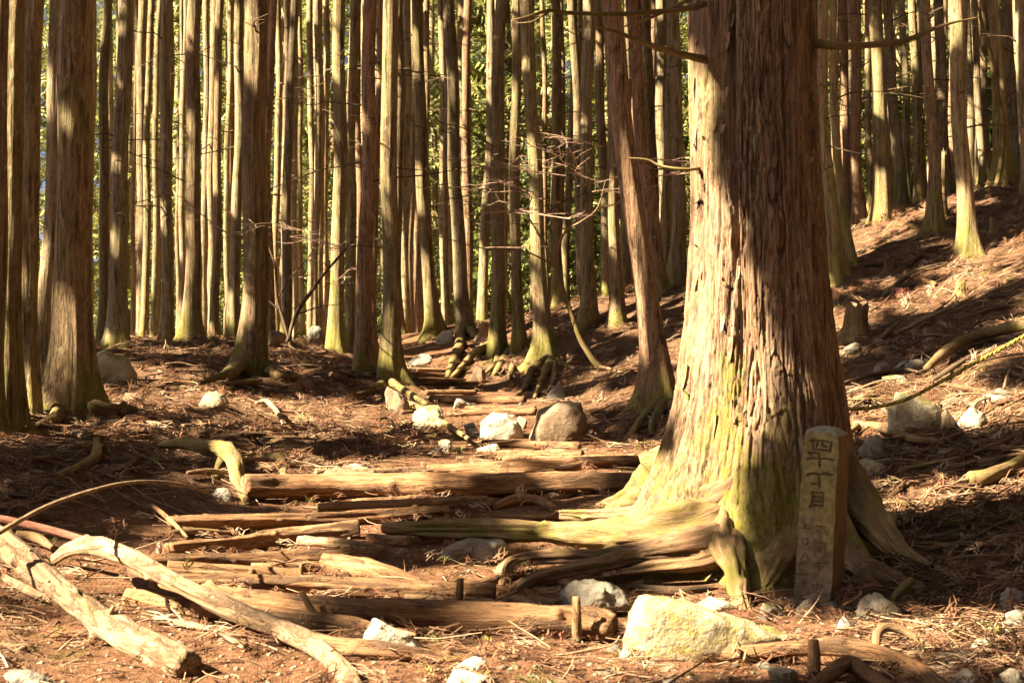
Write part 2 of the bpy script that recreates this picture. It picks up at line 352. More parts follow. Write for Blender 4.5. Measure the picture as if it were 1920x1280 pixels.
def G(px, py):
    """The ground point that the sight line through a photo pixel meets first."""
    X = (px-960)/F*_D; z = ground(X, _D); r = -(py-640)/F*_D
    k = np.where(r < z)[0]
    if not len(k): return P(px, py, 30.0)
    i = k[0]
    if i == 0: return P(px, py, _D[0])
    a, b_ = _D[i-1], _D[i]
    for _ in range(18):
        m = 0.5*(a+b_)
        if -(py-640)/F*m < ground((px-960)/F*m, m): b_ = m
        else: a = m
    return P(px, py, b_)

xs = np.r_[np.linspace(-400,-60,8), np.linspace(-50,-10,40), np.linspace(-9.7,-4.3,60), np.linspace(-4.2,4.2,170), np.linspace(4.3,9.7,70), np.linspace(10,50,40), np.linspace(60,400,8)]
ys = np.r_[np.linspace(-300,-50,6), np.linspace(-40,4,26), np.linspace(4.2,13,200), np.linspace(13.08,32,150), np.linspace(32.5,80,50), np.linspace(90,500,14)]
gx, gy = np.meshgrid(xs, ys, indexing='ij')
gz = ground(np.clip(gx, -75, 75), np.clip(gy, -50, 135))
nx_, ny_ = gx.shape
ii, jj = np.meshgrid(np.arange(nx_-1), np.arange(ny_-1), indexing='ij')
Q = np.stack([ii*ny_+jj, (ii+1)*ny_+jj, (ii+1)*ny_+jj+1, ii*ny_+jj+1], -1).reshape(-1, 4)
tm = 1-sstep(0.75, 1.35, traildist(gx, gy)+0.35*fbm(gx*1.5, gy*1.5, 0, 3, 21))
o = link('ground', mesh_np('ground', np.stack([gx, gy, gz], -1).reshape(-1, 3), Q, M['soil'], attrs={'trail': tm.ravel()})); o['kind'] = 'structure'

MARKS = [(G(x, y), t) for x, y, t in [(1538,1118,'by the stone marker'), (1600,1175,'by the bright angular stone'), (1660,1160,'by the rounded pale stone'), (1270,1235,'by the large pale boulder'), (1420,1215,'by the low mossy rock'), (1080,1205,'by the stake'),
  (1522,1270,'by the post stub'), (1690,1120,'by the short broken stub'), (1700,1250,'by the curved log'), (1650,1220,'by the arched root'), (940,822,'by the white boulder'), (1045,830,'by the dark boulder'), (790,690,'by the pale slab'), (890,748,'by the bright straight step'),
  (1715,812,'by the pointed boulder'), (1606,640,'by the cut mossy stump'), (1668,520,'by the small dark stump'), (1692,555,'by the reddish stump'), (1818,492,'by the foremost slope trunk'), (1640,865,'by the grey leaning stone'), (1720,1062,'by the spreading mossy root'), (1830,660,'under the rope'), (1900,1130,'by the right edge'), (1900,880,'by the mossy dark log'),
  (210,720,'by the mossy boulder'), (470,702,'by the big dark trunk'), (128,770,'by the wide dark trunk'), (15,805,'by the left edge trunk'), (400,770,'by the moss topped rock'), (438,928,'by the gnarled arching root'), (520,815,'by the pale root tuft'), (690,700,'by the reddish brown trunk'), (730,728,'by the mossy footed trunk'), (600,650,'by the grey ridge rock'),
  (150,885,'by the mossy bent root'), (75,938,'by the grass tuft'), (300,905,'by the arched branch'), (1248,770,'by the leaning tree'), (1135,693,'by the sapling foot'), (1040,740,'by the clawing roots'), (400,1200,'by the split branch'), (740,1210,'by the white wedge stone'), (880,1255,'by the flat white stone'), (330,1255,'by the pale dead trunk'), (1000,1250,'on the open soil')]]
def near_name(p): return min(MARKS, key=lambda q: (q[0][0]-p[0])**2+((q[0][1]-p[1])*.6)**2)[1]

# ------------------------------------------------------------------ wood pieces
def wood_mesh(name, Pt, R, mat, nseg=12, nring=30, amp=0.12, fr=5, seed=0, knots=0, flat=1.0, caps=True, grain=0.0, stubs=()):
    V, Fc = tube(Pt, R, nseg, nring, amp, fr, seed, caps, flat, knots, grain)
    C = spline(np.c_[Pt, R], nring)
    L = np.r_[0, np.cumsum(np.linalg.norm(np.diff(C[:, :3], axis=0), axis=1))]
    th = np.linspace(0, 2*np.pi, nseg, endpoint=False)
    al = np.repeat(L, nseg); ax = np.tile(np.cos(th), nring)*np.repeat(C[:, 3], nseg); ay = np.tile(np.sin(th), nring)*np.repeat(C[:, 3], nseg)
    if caps: al = np.r_[al, 0, L[-1]]; ax = np.r_[ax, 0, 0]; ay = np.r_[ay, 0, 0]
    if stubs:
        pr = [(V, Fc)]
        for (t, dx, dy, dz, ln, rd) in stubs:
            p = C[int(t*(nring-1)), :3]; dv = np.array([dx, dy, dz], float); dv /= np.linalg.norm(dv)
            v2, f2 = tube([p, p+dv*ln*.6, p+dv*ln], [rd, rd*.7, rd*.5], 6, 4, 0.2, 8, seed+int(t*50))
            pr.append((v2, f2)); n2 = len(v2)
            al = np.r_[al, np.linalg.norm(v2-p, axis=1)]; ax = np.r_[ax, np.zeros(n2)]; ay = np.r_[ay, np.full(n2, .01)]
        V, Fc = merge(pr)
    return mesh_np(name, V, Fc, M[mat], attrs={'along': al, 'ax': ax, 'ay': ay})
def centred(name, Pt, *a, **k):
    """Wood piece as an object whose origin is the middle of its path."""
    par = k.pop('parent', None); Pt = np.asarray(Pt, float); o0 = Pt[len(Pt)//2].copy()
    me = wood_mesh(name, Pt-o0, *a, **k)
    return link(name, me, par, o0)
def on_ground(pix, th, sink=0.25):
    """Centre line of a lying piece: pixel rows of its middle, thickness in pixels."""
    out, rad = [], []
    ths = th if hasattr(th, '__len__') else [th]*len(pix)
    for (x, y), t in zip(pix, ths):
        g = G(x, y+t*.5); r = t*.5*g[1]/F
        out.append([g[0], g[1]+r*.6, g[2]+r*(1-sink)]); rad.append(r)
    return np.array(out), np.array(rad)

# ------------------------------------------------------------------ trees
# (x at the picture's top, x at the foot, depth, trunk width in pixels, bark, bends [(y, x)], label)
T = [
 (-2,-22,11.6,36,'brown',[], 'dark trunk cut off by the left edge of the view'),
 (34,12,12.0,42,'olive',[(640,20)], 'lichen streaked trunk second from the left edge with mossy foot'),
 (67,54,13.0,35,'brown',[(500,58)], 'narrow shaded trunk just left of the wide double looking pair at left'),
 (107,88,16.5,33,'grey',[(600,86)], 'sunlit trunk tucked behind the left side of the wide dark trunk'),
 (150,130,13.5,66,'brown',[(400,145)], 'wide dark trunk at left with flaking bark and bright mossy foot'),
 (202,190,26,19,'olive',[], 'thin lichen spotted trunk between wide dark trunk and mossy boulder tree'),
 (234,222,22.5,32,'grey',[(500,224)], 'pale banded trunk rising behind the mossy boulder on the left'),
 (259,248,36,9,'brown',[], 'very thin dark stem right of the tree behind the mossy boulder'),
 (287,268,30,14,'olive',[], 'slim grey green trunk leaning slightly left of the bright twin stems'),
 (299,286,33,12,'grey',[], 'slim bright trunk, left member of close twin stems'),
 (313,312,25.5,22,'grey',[(500,310)], 'pale trunk with reddish foot, right member of close twin stems'),
 (342,331,38,9,'brown',[], 'thin shaded stem behind the twin stems'),
 (352,338,34,12,'grey',[], 'thin sunlit stem hugging the left side of a dark flared trunk'),
 (368,360,24.5,28,'brown',[(480,360)], 'dark trunk with widely flared foot on the left ridge'),
 (386,382,32,14,'grey',[], 'bright spotted trunk just right of the dark flared trunk'),
 (400,394,38,10,'grey',[], 'thin bright stem seen between spotted trunk and dark slim trunk'),
 (414,400,28.5,16,'brown',[], 'dark slim trunk curving out at its foot on the left ridge'),
 (432,424,34,11,'olive',[], 'slim mossy stem left of the pale smooth trunk'),
 (451,440,28,20,'grey',[], 'pale smooth trunk half hidden behind the big dark trunk left of centre'),
 (484,472,19,46,'brown',[(400,474)], 'big dark trunk left of centre with spreading root foot'),
 (512,508,29,16,'red',[(300,504)], 'reddish trunk touching the right side of big dark trunk'),
 (522,517,33,14,'olive',[], 'spotted slim trunk second to the right of big dark trunk'),
 (535,530,38,9,'grey',[], 'thin stem half covered by a brightly lit trunk'),
 (548,534,27,18,'grey',[], 'brightly lit trunk above the bare dark shrub'),
 (562,566,36,10,'olive',[], 'thin trunk leaning right behind the bare shrub'),
 (597,591,33,13,'grey',[], 'slim sunlit trunk standing alone right of the bare shrub'),
 (640,628,25,26,'mossy',[(300,636)], 'dark moss covered trunk with green flared foot'),
 (667,655,27,20,'olive',[(400,657)], 'lichen trunk just left of the reddish brown trunk'),
 (697,680,20.3,28,'red',[(400,684),(600,680)], 'reddish brown smooth trunk beside the upper log steps'),
 (713,700,24,14,'red',[], 'thin red trunk between reddish brown trunk and mossy footed trunk'),
 (737,728,19.5,32,'olive',[(300,732)], 'trunk with green mossy foot standing at the left side of log steps'),
 (763,760,34,15,'grey',[], 'slim spotted trunk right of the mossy footed trunk'),
 (779,812,30,24,'olive',[(300,793),(480,800)], 'curving trunk with flared foot where the path crests'),
 (797,806,35,13,'brown',[], 'shaded slim trunk partly behind the curving trunk'),
 (775,773,40,8,'grey',[], 'very thin pale stem left of the curving trunk'),
 (843,872,27,25,'grey',[(300,850),(480,864)], 'pale trunk curving right down to a tangle of exposed roots'),
 (876,876,33,18,'red',[], 'pinkish straight trunk behind the pale curving trunk'),
 (834,838,37,10,'grey',[], 'thin pale stem left of the pale curving trunk'),
 (922,904,32,18,'grey',[(300,915)], 'trunk with pink scar leaning behind the bank roots'),
 (940,928,24.5,25,'olive',[(300,935)], 'sturdy olive trunk on bank edge with roots hanging to the path'),
 (966,974,23.5,20,'olive',[(430,968)], 'slim trunk on bank edge with yellow mossy root claw'),
 (986,1030,22.5,27,'olive',[(300,998),(500,1010),(600,1020)], 'slanting trunk with green claw like roots over the path'),
 (1017,1026,36,10,'brown',[], 'thin dark stem behind the pink twigs'),
 (1041,1046,30.5,20,'olive',[], 'straight mossy trunk behind the forked sapling'),
 (1077,1060,33,15,'olive',[], 'slim trunk leaning left behind pink twigs'),
 (1086,1086,39,9,'brown',[], 'very thin dark stem beside the bright straight trunk'),
 (1100,1107,25,25,'grey',[(500,1103)], 'bright straight trunk with green foot right of the forked sapling'),
 (1123,1137,29.5,19,'olive',[(300,1131)], 'olive trunk with yellow moss foot behind the leaning tree'),
 (1141,1162,24,23,'brown',[(400,1152)], 'shaded trunk with broad green foot just left of leaning tree'),
 (1143,1250,15.5,42,'red',[(200,1160),(400,1185),(500,1202),(600,1221)], 'strongly leaning trunk with flaky reddish bark on the right bank'),
 (1187,1240,25.5,27,'red',[(250,1200),(350,1213)], 'tall trunk with red patch crossing behind the leaning tree'),
 (1213,1228,30,19,'brown',[], 'straight shaded trunk right of the red patched trunk'),
 (1263,1272,26,25,'grey',[], 'pale trunk with dark flared foot left of the great double trunk'),
 (1257,1247,29.5,17,'grey',[], 'pale trunk right beside the small red bag'),
 (1231,1235,40,8,'grey',[], 'very thin stem deep behind the leaning tree'),
 (1543,1572,22,26,'olive',[(250,1548),(420,1560)], 'trunk partly hidden behind the right side of great tree'),
 (1561,1602,22.6,16,'mossy',[(250,1568),(420,1586)], 'slim mossy trunk bending right at its foot beside great tree'),
 (1577,1592,28.5,15,'red',[], 'slim trunk with red middle right of the great tree'),
 (1602,1612,26,21,'red',[(200,1605)], 'trunk with a bare pink patch on the right slope'),
 (1627,1632,31,12,'olive',[], 'thin trunk left of the slope tree with swept foot'),
 (1643,1652,25,28,'olive',[(200,1648),(350,1652)], 'stout trunk with foot swept to the right on slope crest'),
 (1667,1690,28.5,20,'grey',[(200,1676)], 'brightly dappled trunk close right of the stout swept trunk'),
 (1692,1699,31,14,'grey',[], 'slim trunk, first of three thin ones in slope middle'),
 (1711,1722,30.5,16,'olive',[], 'slim trunk, second of three thin ones in slope middle'),
 (1722,1734,32,11,'olive',[], 'slim greenish trunk, third of three thin ones in slope middle'),
 (1736,1758,23,21,'brown',[(200,1743),(350,1751)], 'evenly dark straight trunk on the right slope'),
 (1758,1776,28.5,20,'grey',[], 'light trunk behind the evenly dark trunk on slope'),
 (1790,1818,21,30,'olive',[(200,1794),(380,1810)], 'foremost slope trunk with dark knot and green foot'),
 (1822,1833,36,8,'grey',[], 'very thin bright stem right of the foremost slope trunk'),
 (1845,1852,32,13,'brown',[], 'slim trunk left of the vine wrapped tree'),
 (1860,1880,26,25,'mossy',[(200,1872)], 'vine wrapped mossy tree at top of the right slope'),
 (1890,1906,28.5,22,'grey',[], 'dappled trunk right of the vine wrapped tree'),
 (1916,1926,24,20,'grey',[], 'pale trunk touching the right edge of the view'),
]
# lean roots: tree number -> [(pixel path, start thickness, end thickness)]
ROOTS = {
 4: [([(150,760),(190,772),(250,770)],26,10),([(110,765),(95,790),(70,800)],18,8)],
 19: [([(455,680),(425,705),(385,715)],22,7),([(490,690),(520,705),(560,712)],14,6)],
 27: [], 30: [([(735,720),(760,735),(800,760)],10,6),([(715,722),(690,735),(650,745)],9,4)],
 35: [([(868,615),(860,650),(845,690),(838,712)],13,6),([(880,620),(900,640)],10,5)],
 39: [([(925,645),(890,665),(865,690),(845,712)],11,5),([(935,650),(930,680),(905,705)],8,4)],
 40: [([(972,650),(950,668),(935,690),(925,705)],12,5),([(980,655),(1000,672),(995,695)],10,4),([(970,655),(960,690),(958,710)],9,4)],
 41: [([(1025,675),(1000,695),(985,725),(972,742)],13,5),([(1032,680),(1020,705),(1003,745)],12,4),([(1038,680),(1040,705),(1028,735)],9,3),([(1045,680),(1075,690)],8,4)],
 49: [([(1240,750),(1215,775),(1195,800),(1175,825)],14,5),([(1245,760),(1225,790),(1220,815)],12,5),([(1265,765),(1262,795)],14,6)],
}
CROWN_SPRAY = []
_a = np.linspace(0.12, 0.95, 6)
tp, tf = [], []
def _tri(p, q, r_):
    k = len(tp); tp.extend([p, q, r_]); tf.append((k, k+1, k+2))
_tri((0, -.02, 0), (0, .02, 0), (1, 0, -.12))
for a_ in _a:
    ln = 0.42*(1-a_*.65)
    for s_ in (-1, 1):
        _tri((a_-.06, 0, -.1*a_*a_), (a_+.06, 0, -.1*a_*a_), (a_+ln*.75, s_*ln, -.1*a_*a_-.07))
SPV, SPF = np.array(tp, float), np.array(tf)
tp, tf = [], []
for a_ in np.linspace(0.08, 0.82, 4):
    ln = 0.52*(1-a_*.5)
    for s_ in (-1, 1): _tri((a_-.18, 0, -.1*a_*a_), (a_+.18, 0, -.1*a_*a_), (a_+ln*.6, s_*ln, -.1*a_*a_-.1))
CRV, CRF = np.array(tp, float), np.array(tf)               # fuller spray for the crowns
def sprays(C, D, size, up=None, roll=0.6, SPV=None, SPF=None):
    SPV = globals()['SPV'] if SPV is None else SPV; SPF = globals()['SPF'] if SPF is None else SPF
    """Feathery sprays at C pointing along D; returns V, F (triangles)."""
    n = len(C); D = D/np.linalg.norm(D, axis=1)[:, None]
    if up is None: up = np.tile([0, 0, 1.0], (n, 1))
    up = up+roll*rng.normal(size=(n, 3))
    Yv = np.cross(up, D); Yv /= np.linalg.norm(Yv, axis=1)[:, None]+1e-9; Zv = np.cross(D, Yv)
    B = np.stack([D, Yv, Zv], 1)*np.asarray(size)[:, None, None]
    V = np.einsum('kj,njc->nkc', SPV, B)+C[:, None]
    Fc = SPF[None]+(np.arange(n)*len(SPV))[:, None, None]
    return V.reshape(-1, 3), Fc.reshape(-1, 3)
GREEN = np.array([[.035,.055,.014],[.055,.08,.018],[.085,.105,.028],[.06,.07,.02],[.12,.13,.04]])
HOLES = []          # sun flecks: (point, radius) whose sight line to the sun stays open through the canopy
def sprays_c(*a):
    global rng
    keep = rng; rng = crng; out = sprays(*a); rng = keep; return out
def crown_mesh(base, H, zc, R, ncl, lean=(0, 0), clear=True, extra=()):
    """Foliage gathered in dense tufts at the ends of the limbs, with open air between them."""
    C, A_ = [], []; nx = 0
    for q in range(ncl):
        h = zc+(H-zc)*(q+crng.random())/ncl; t = (h-zc)/(H-zc); az = crng.random()*6.28; rad = (R*(1-t)**.6+.15)*(.35+.65*crng.random())
        m = crng.integers(20, 28); sz = .12+.15*crng.random()
        c = np.array([math.cos(az)*rad+lean[0]*h/H, math.sin(az)*rad+lean[1]*h/H, h])
        C.append(c+crng.normal(size=(m, 3))*sz*[1, 1, .55]); A_.append(np.full(m, az))
    for p, sz in extra:                                        # tufts added on sun rays, out of view, to shade chosen places
        m = 24; c = np.asarray(p)-np.asarray(base); C.append(c+crng.normal(size=(m, 3))*sz*[1, 1, .6]); A_.append(np.full(m, math.atan2(c[1], c[0])))
    nx = 24*len(extra)
    C, az = np.vstack(C), np.concatenate(A_)
    if clear and HOLES:
        lim = np.full(len(C), .34)
        if nx: lim[-nx:] = .2
        W = C+np.asarray(base); keep = np.ones(len(C), bool)
        for p, r in HOLES:
            v = W-p; tt = v@S; d = np.linalg.norm(v-tt[:, None]*S, axis=1); keep &= ~((d < r+lim) & (tt > 0))
        C, az = C[keep], az[keep]
        if len(C) == 0: C = np.array([[0, 0, H]]); az = np.zeros(1)
    n = len(C)
    D = np.c_[np.cos(az), np.sin(az), -.35+.3*crng.normal(size=n)]+.5*crng.normal(size=(n, 3))
    V, Fc = sprays_c(C-.3*D/np.linalg.norm(D, axis=1)[:, None], D,   .56*(.8+.5*crng.random(n)), None, .6, CRV, CRF)
    col = np.repeat(GREEN[crng.integers(0, 5, n)]*(.8+.5*crng.random((n, 1))), len(CRV), 0)
    return mesh_np('crown', V, Fc, M['leaf'], False, cols=col)
# dead side branches: a few shared shapes
DB = []
for k in range(7):
    ln = .8+.9*random.random(); pth = [(0, 0, 0)]; a = random.uniform(-.15, .35)
    for i in range(1, 5): pth.append((ln*i/4, random.uniform(-.07, .07)*i, ln*i/4*a+random.uniform(-.05, .05)-.03*i*i*.3))
    pr = [tube(pth, [.016, .013, .01, .007, .003], 5, 9, 0)]
    for q in range(4):
        i = random.randint(1, 3); p = np.array(pth[i]); d = np.array([random.uniform(.3, .8), random.choice([-1, 1])*random.uniform(.3, .7), random.uniform(-.2, .4)])*random.uniform(.2, .5)
        pr.append(tube([p, p+d*.5+(0, 0, .02), p+d], [.006, .004, .002], 4, 4, 0))
    V, Fc = merge(pr)
    DB.append(mesh_np('dead_branch', V, Fc, M['darkstem'], attrs={'along': V[:, 0], 'ax': V[:, 1], 'ay': V[:, 2]}))

def trunk_mesh(base, axis, H, r0, mat, nseg, nring, zdense, flare, lobes, seed, amp=.06):
    """axis: function z->(x,y) offset from base."""
    z = np.r_[-.35, np.linspace(-.15, .9, max(6, nring//4)), np.linspace(.95, zdense, nring), np.linspace(zdense+.6, H, 8)]
    th = np.linspace(0, 2*np.pi, nseg, endpoint=False)
    ax = np.array([axis(q) for q in z])
    r = r0*np.interp(z, [0, 1.5, zdense, H], [1.12, 1.0, .86, .12])
    fl = np.exp(-np.clip(z, -.2, None)/(.30*flare+.05))
    lob = np.zeros(nseg)
    for k, (a, s_) in enumerate(lobes): lob += s_*np.exp(-(np.angle(np.exp(1j*(th-a)))/.38)**2)
    rr = r[:, None]*(1+fl[:, None]*(.35+.9*lob[None])*min(1, flare))
    rr = rr*(1+amp*fbm(np.cos(th)[None]*2.2+seed, np.sin(th)[None]*2.2, z[:, None]*.7, 3, seed))
    rr = rr+amp*r0*.55*noise(th[None]/(2*np.pi)*34+seed, z[:, None]*1.6, 0, seed+3)
    V = np.stack([ax[:, 0, None]+np.cos(th)[None]*rr, ax[:, 1, None]+np.sin(th)[None]*rr, z[:, None]*np.ones(nseg)], -1).reshape(-1, 3)
    n = len(z); i, j = np.meshgrid(np.arange(n-1), np.arange(nseg), indexing='ij'); j2 = (j+1) % nseg
    Q = np.stack([i*nseg+j, i*nseg+j2, (i+1)*nseg+j2, (i+1)*nseg+j], -1).reshape(-1, 4)
    return mesh_np('trunk', V, Q, M[mat])

def sun_hole(px, py, r, d=None):
    p = P(px, py, d) if d else G(px, py); HOLES.append((p, r+.04 if d and d < 11 else r))
# patches that the sun reaches in the photograph
for a in [(690,888,.25),(520,910,.2),(760,912,.2),(760,950,.2),(620,952,.2),(440,1022,.2),(640,992,.22),(580,1045,.2),(720,1098,.22),(860,1108,.2),(480,1098,.2),(1400,1222,.25),(1560,1212,.25),(1000,850,.3),(900,770,.3),(900,722,.3),(1480,1180,.3),(1040,835,.25),(1130,868,.2),
          (1040,900,.3),(880,905,.28),(560,912,.2),(620,995,.25),(1200,1000,.35),(1130,1010,.3),(1270,980,.3),(540,1140,.35),(250,1060,.35),(330,1100,.3),(430,1140,.3),
          (200,1180,.4),(90,1080,.3),(60,1250,.35),(300,1260,.3),(450,1260,.3),(1000,1250,.4),(820,1235,.3),(1250,1190,.4),(1350,1170,.35),(1660,1195,.25),(1740,1190,.35),(1380,1060,.2),
          (940,800,.7),(880,740,.3),(790,680,.35),(680,790,.4),(560,810,.4),(400,750,.4),(220,690,.5),(130,750,.35),(1700,770,.45),(1830,790,.4),(1780,700,.4),(1850,930,.4),(1750,1000,.4),
          (1600,590,.35),(1800,560,.5),(1870,480,.5),(1180,690,.4),(1640,460,.4),(700,640,.6),(480,640,.5)]: sun_hole(*a)
for a in [(1330,200,.17,8.5),(1340,420,.2,8.4),(1310,560,.22,8.3),(1330,760,.2,8.3),(1400,780,.13,8.2),(1440,700,.1,8.2),(1310,640,.18,8.3),(1380,560,.08,8.2),(1360,960,.2,8.2),(1310,950,.15,8.2),
          (940,795,.3,14.1),(1240,985,.17,8.0),(1150,1000,.17,8.2),(1080,1005,.17,8.3),(1320,975,.15,8.1),(1378,1075,.08,7.5),(20,130,.2,12),(1000,380,.7,19.5),(1090,340,.7,19.5),(900,330,.5,19.5),(620,480,.5,22),(20,620,.3,12),(140,620,.25,13.4),(145,250,.15,13.4),(470,600,.22,19),(735,60,.4,19.5),(738,300,.3,19.5),(1150,330,.3,15.4),(1195,560,.3,15.4),(1340,620,.15,8.3)]: sun_hole(*a)

HP = np.array([p for p, r in HOLES]); _hs = S[:2]/np.linalg.norm(S[:2])
def in_the_beam(X, Y):
    """True where a trunk would cut off one of those patches from the sun."""
    v = np.array([X, Y])-HP[:, :2]; t = v@_hs; return bool(np.any((t > 0) & (t < 22) & (np.abs(v[:, 0]*_hs[1]-v[:, 1]*_hs[0]) < .24) & (HP[:, 1] < 17)))
sx = []
while len(sx) < 150:
    X, Y = (prng.uniform(-38, 9), prng.uniform(-22, 36)) if len(sx) < 112 else (prng.uniform(6, 34), prng.uniform(-16, 40))
    if abs(X) < .42*max(Y, 0)+3.0 and Y > -3: continue
    if abs(X) < 2.2 or in_the_beam(X, Y): continue
    if any((X-a)**2+(Y-b_)**2 < 2.4 for a, b_ in sx): continue
    if Y > 0 and any((X-(t[1]-960)/F*t[2])**2+(Y-t[2])**2 < 1.2 for t in T): continue
    sx.append((X, Y))
EXTRA = [[] for _ in sx]; SXA = np.array(sx)
def shade(px, py, d=None, sz=.2):
    p = P(px, py, d) if d else G(px, py)
    t = np.linspace(13, 30, 40); R_ = p+t[:, None]*S; hh = R_[:, 2]+1.0
    dd = np.hypot(R_[:, None, 0]-SXA[None, :, 0], R_[:, None, 1]-SXA[None, :, 1])+1e3*((hh < 7) | (hh > 17))[:, None]
    i, k = np.unravel_index(np.argmin(dd), dd.shape); EXTRA[k].append((R_[i], sz))
# places kept in shade by tufts added to the unseen crowns
_r = np.random.default_rng(3)
for y in range(-60, 840, 52):
    for x in range(1300, 1540, 46): shade(x+_r.normal()*12, y+_r.normal()*12, 8.25, .17)
for y in (860, 930, 1000):
    for x in (1450, 1500, 1550, 1600): shade(x, y, 8.1, .17)
for y in range(800, 1110, 36):
    for x in (1505, 1545, 1580): shade(x, y, 7.3, .15)
for xx, d_ in ((150, 13.4), (484, 19), (694, 20), (1165, 15.4), (25, 12), (58, 13), (1750, 23), (936, 24.5)):
    for y in range(-40, 680, 62):
        if _r.random() < .62: shade(xx+_r.normal()*8, y+_r.normal()*15, d_, .22)
for x, y in [(1045,790),(1070,815),(330,1050),(80,870),(160,900),(240,930),(60,960),(300,940),(800,1165),(900,1170),(1000,1175),(150,1000),(230,1010),(700,835),(150,1150),(60,1120),
             (1250,1075),(1200,1090),(1100,1080),(1000,1075),(1300,1090),(1050,1130),(750,905),(900,940),(1000,960),(1150,900),(1100,880),(980,1010),(800,1030),(1650,1000),(1680,1050),(1740,900),(1800,960),(1850,1010),(1650,1260),
             (60,1230),(150,1250),(520,1240),(620,1270),(1650,620),(1700,540),(1640,560),(1720,590),(1780,620),(1850,590),(1700,480),(1890,540),(1660,690),(1760,500),(1830,440),(1880,640),(1620,520),(1900,760),(1810,820),(1650,860),(1700,930),(1900,1000),(1780,1060),(1870,890),(1750,640),(1880,700),(1840,650),(1200,800),(1150,780),(1230,830),(560,740),(330,800),(640,720),(450,850),(380,880)]: shade(x, y, None, .24)
def make_tree(xt, xb, d, wpx, mat, bends, label, group=None, nroots=(), idx=0, crown=True, H=None):
    X = (xb-960)/F*d; Z = float(ground(X, d)); base = np.array([X, d, Z-.02])
    e = empty('cedar_tree', base, label, 'tree', group)
    zt = 640/F*d-base[2]                                   # height at which the trunk leaves the picture
    zz = [0]+[(-(y-640)/F*d)-base[2] for y, x in sorted(bends, reverse=True)]+[zt]
    xx = [0]+[(x-960)/F*d-X for y, x in sorted(bends, reverse=True)]+[(xt-960)/F*d-X]
    zz, xx = np.array(zz), np.array(xx); k = zz >= 0; zz, xx = zz[k], xx[k]
    cu = spline(np.c_[xx, np.zeros(len(xx)), zz], 24); slope = (cu[-1, 0]-cu[-3, 0])/(cu[-1, 2]-cu[-3, 2]+1e-9)*.5
    wy = rng.normal()*.1; w1, w2, w3 = rng.random(3)*6.28
    def axis(q):
        x_ = np.interp(q, cu[:, 2], cu[:, 0]) if q < zt else cu[-1, 0]+slope*(q-zt)
        k_ = min(1, max(0, q)); return (x_+k_*(.030*math.sin(q*.9+w1)+.012*math.sin(q*2.3+w2)), wy*q*.1+.02*math.sin(q*.8+w3))
    H = H or 17+5*rng.random()
    r0 = wpx*.5*d/F
    near = d < 20
    nl = rng.integers(3, 6); lobes = [(rng.random()*6.28, (.4+.7*rng.random())*(1.7 if nroots else 1)) for _ in range(nl)]
    big = wpx >= 20
    tr = link('trunk', trunk_mesh(base, axis, H, r0, mat, 48 if near else (28 if big else 16), 70 if near else (26 if big else 14), zt+.5, 1.0 if big else .6, lobes, idx*7+1), e)
    if crown:
        top = axis(H)
        link('crown', crown_mesh(base, H+.6, max(9.0, zt+1.0), 1.9, (15 if X > -1.5 else int(rng.integers(5, 11))) if d < 29 else 2, top), e)
    for q in range(rng.integers(2, 6) if d > 17 else 0):
        hz = zt*(.35+.6*rng.random()); a = axis(hz)
        ob = link('dead_branch', DB[rng.integers(0, 7)], e, (a[0], a[1], hz)); ob.rotation_euler = (0, rng.normal()*.2, rng.random()*6.28); ob.scale = [.6+.5*rng.random()]*3
    for k, (pix, t0, t1) in enumerate(nroots):
        pt, rd = on_ground(pix, list(np.linspace(t0*1.7, t1*1.7, len(pix))), -.25)
        o0 = pt[0].copy(); ob = link('root', wood_mesh('root', pt-o0, rd, 'mossroot', 12, 30, .25, 5, k+idx, 2), e, o0-base)
    return e
for i, (xt, xb, d, wp, mt, bd, lb) in enumerate(T):
    make_tree(xt, xb, d, wp, mt, bd, lb, None, ROOTS.get(i, ()), i)
# further trunks that fill the depth of the wood
FARMARK = [(10, 'left edge trunks'), (130, 'wide dark trunk'), (225, 'mossy boulder tree'), (310, 'bright twin stems'), (368, 'dark flared trunk'), (475, 'big dark trunk'), (545, 'bare shrub'), (635, 'moss covered trunk'), (690, 'reddish brown trunk'), (735, 'mossy footed trunk'), (810, 'path crest'), (872, 'pale curving trunk'), (935, 'olive bank trunk'), (1025, 'forked sapling'), (1105, 'bright straight trunk'), (1200, 'leaning tree'), (1270, 'small red bag'), (1580, 'great cedar right side'), (1655, 'stout swept trunk'), (1758, 'evenly dark slope trunk'), (1818, 'foremost slope trunk'), (1880, 'vine wrapped tree')]
fx = []
cnt = 0
while cnt < 150:
    d = 31+26*rng.random(); x = rng.uniform(-160, 2080) if cnt < 112 else (rng.uniform(560, 1270) if cnt % 2 else rng.uniform(1550, 1930))
    if 1285 < x < 1545: continue
    X = (x-960)/F*d
    if any((X-a)**2+(d-b_)**2 < 1.3 for a, b_ in fx): continue
    fx.append((X, d)); cnt += 1
    wp = (.15+.12*rng.random())*F/d
    bk = ['grey', 'olive', 'grey', 'brown', 'red'][rng.integers(0, 5)]; nm = min(FARMARK, key=lambda q: abs(q[0]-x))
    make_tree(x+rng.normal()*8, x, d, wp, bk, [], 'slender '+{'grey': 'pale', 'olive': 'lichen spotted', 'brown': 'brown', 'red': 'reddish'}[bk]+' trunk '+('deep' if d < 44 else 'farthest')+' in the wood behind the '+nm[1], 'slender trunks in the depth of the forest', (), 100+cnt, d < 48)
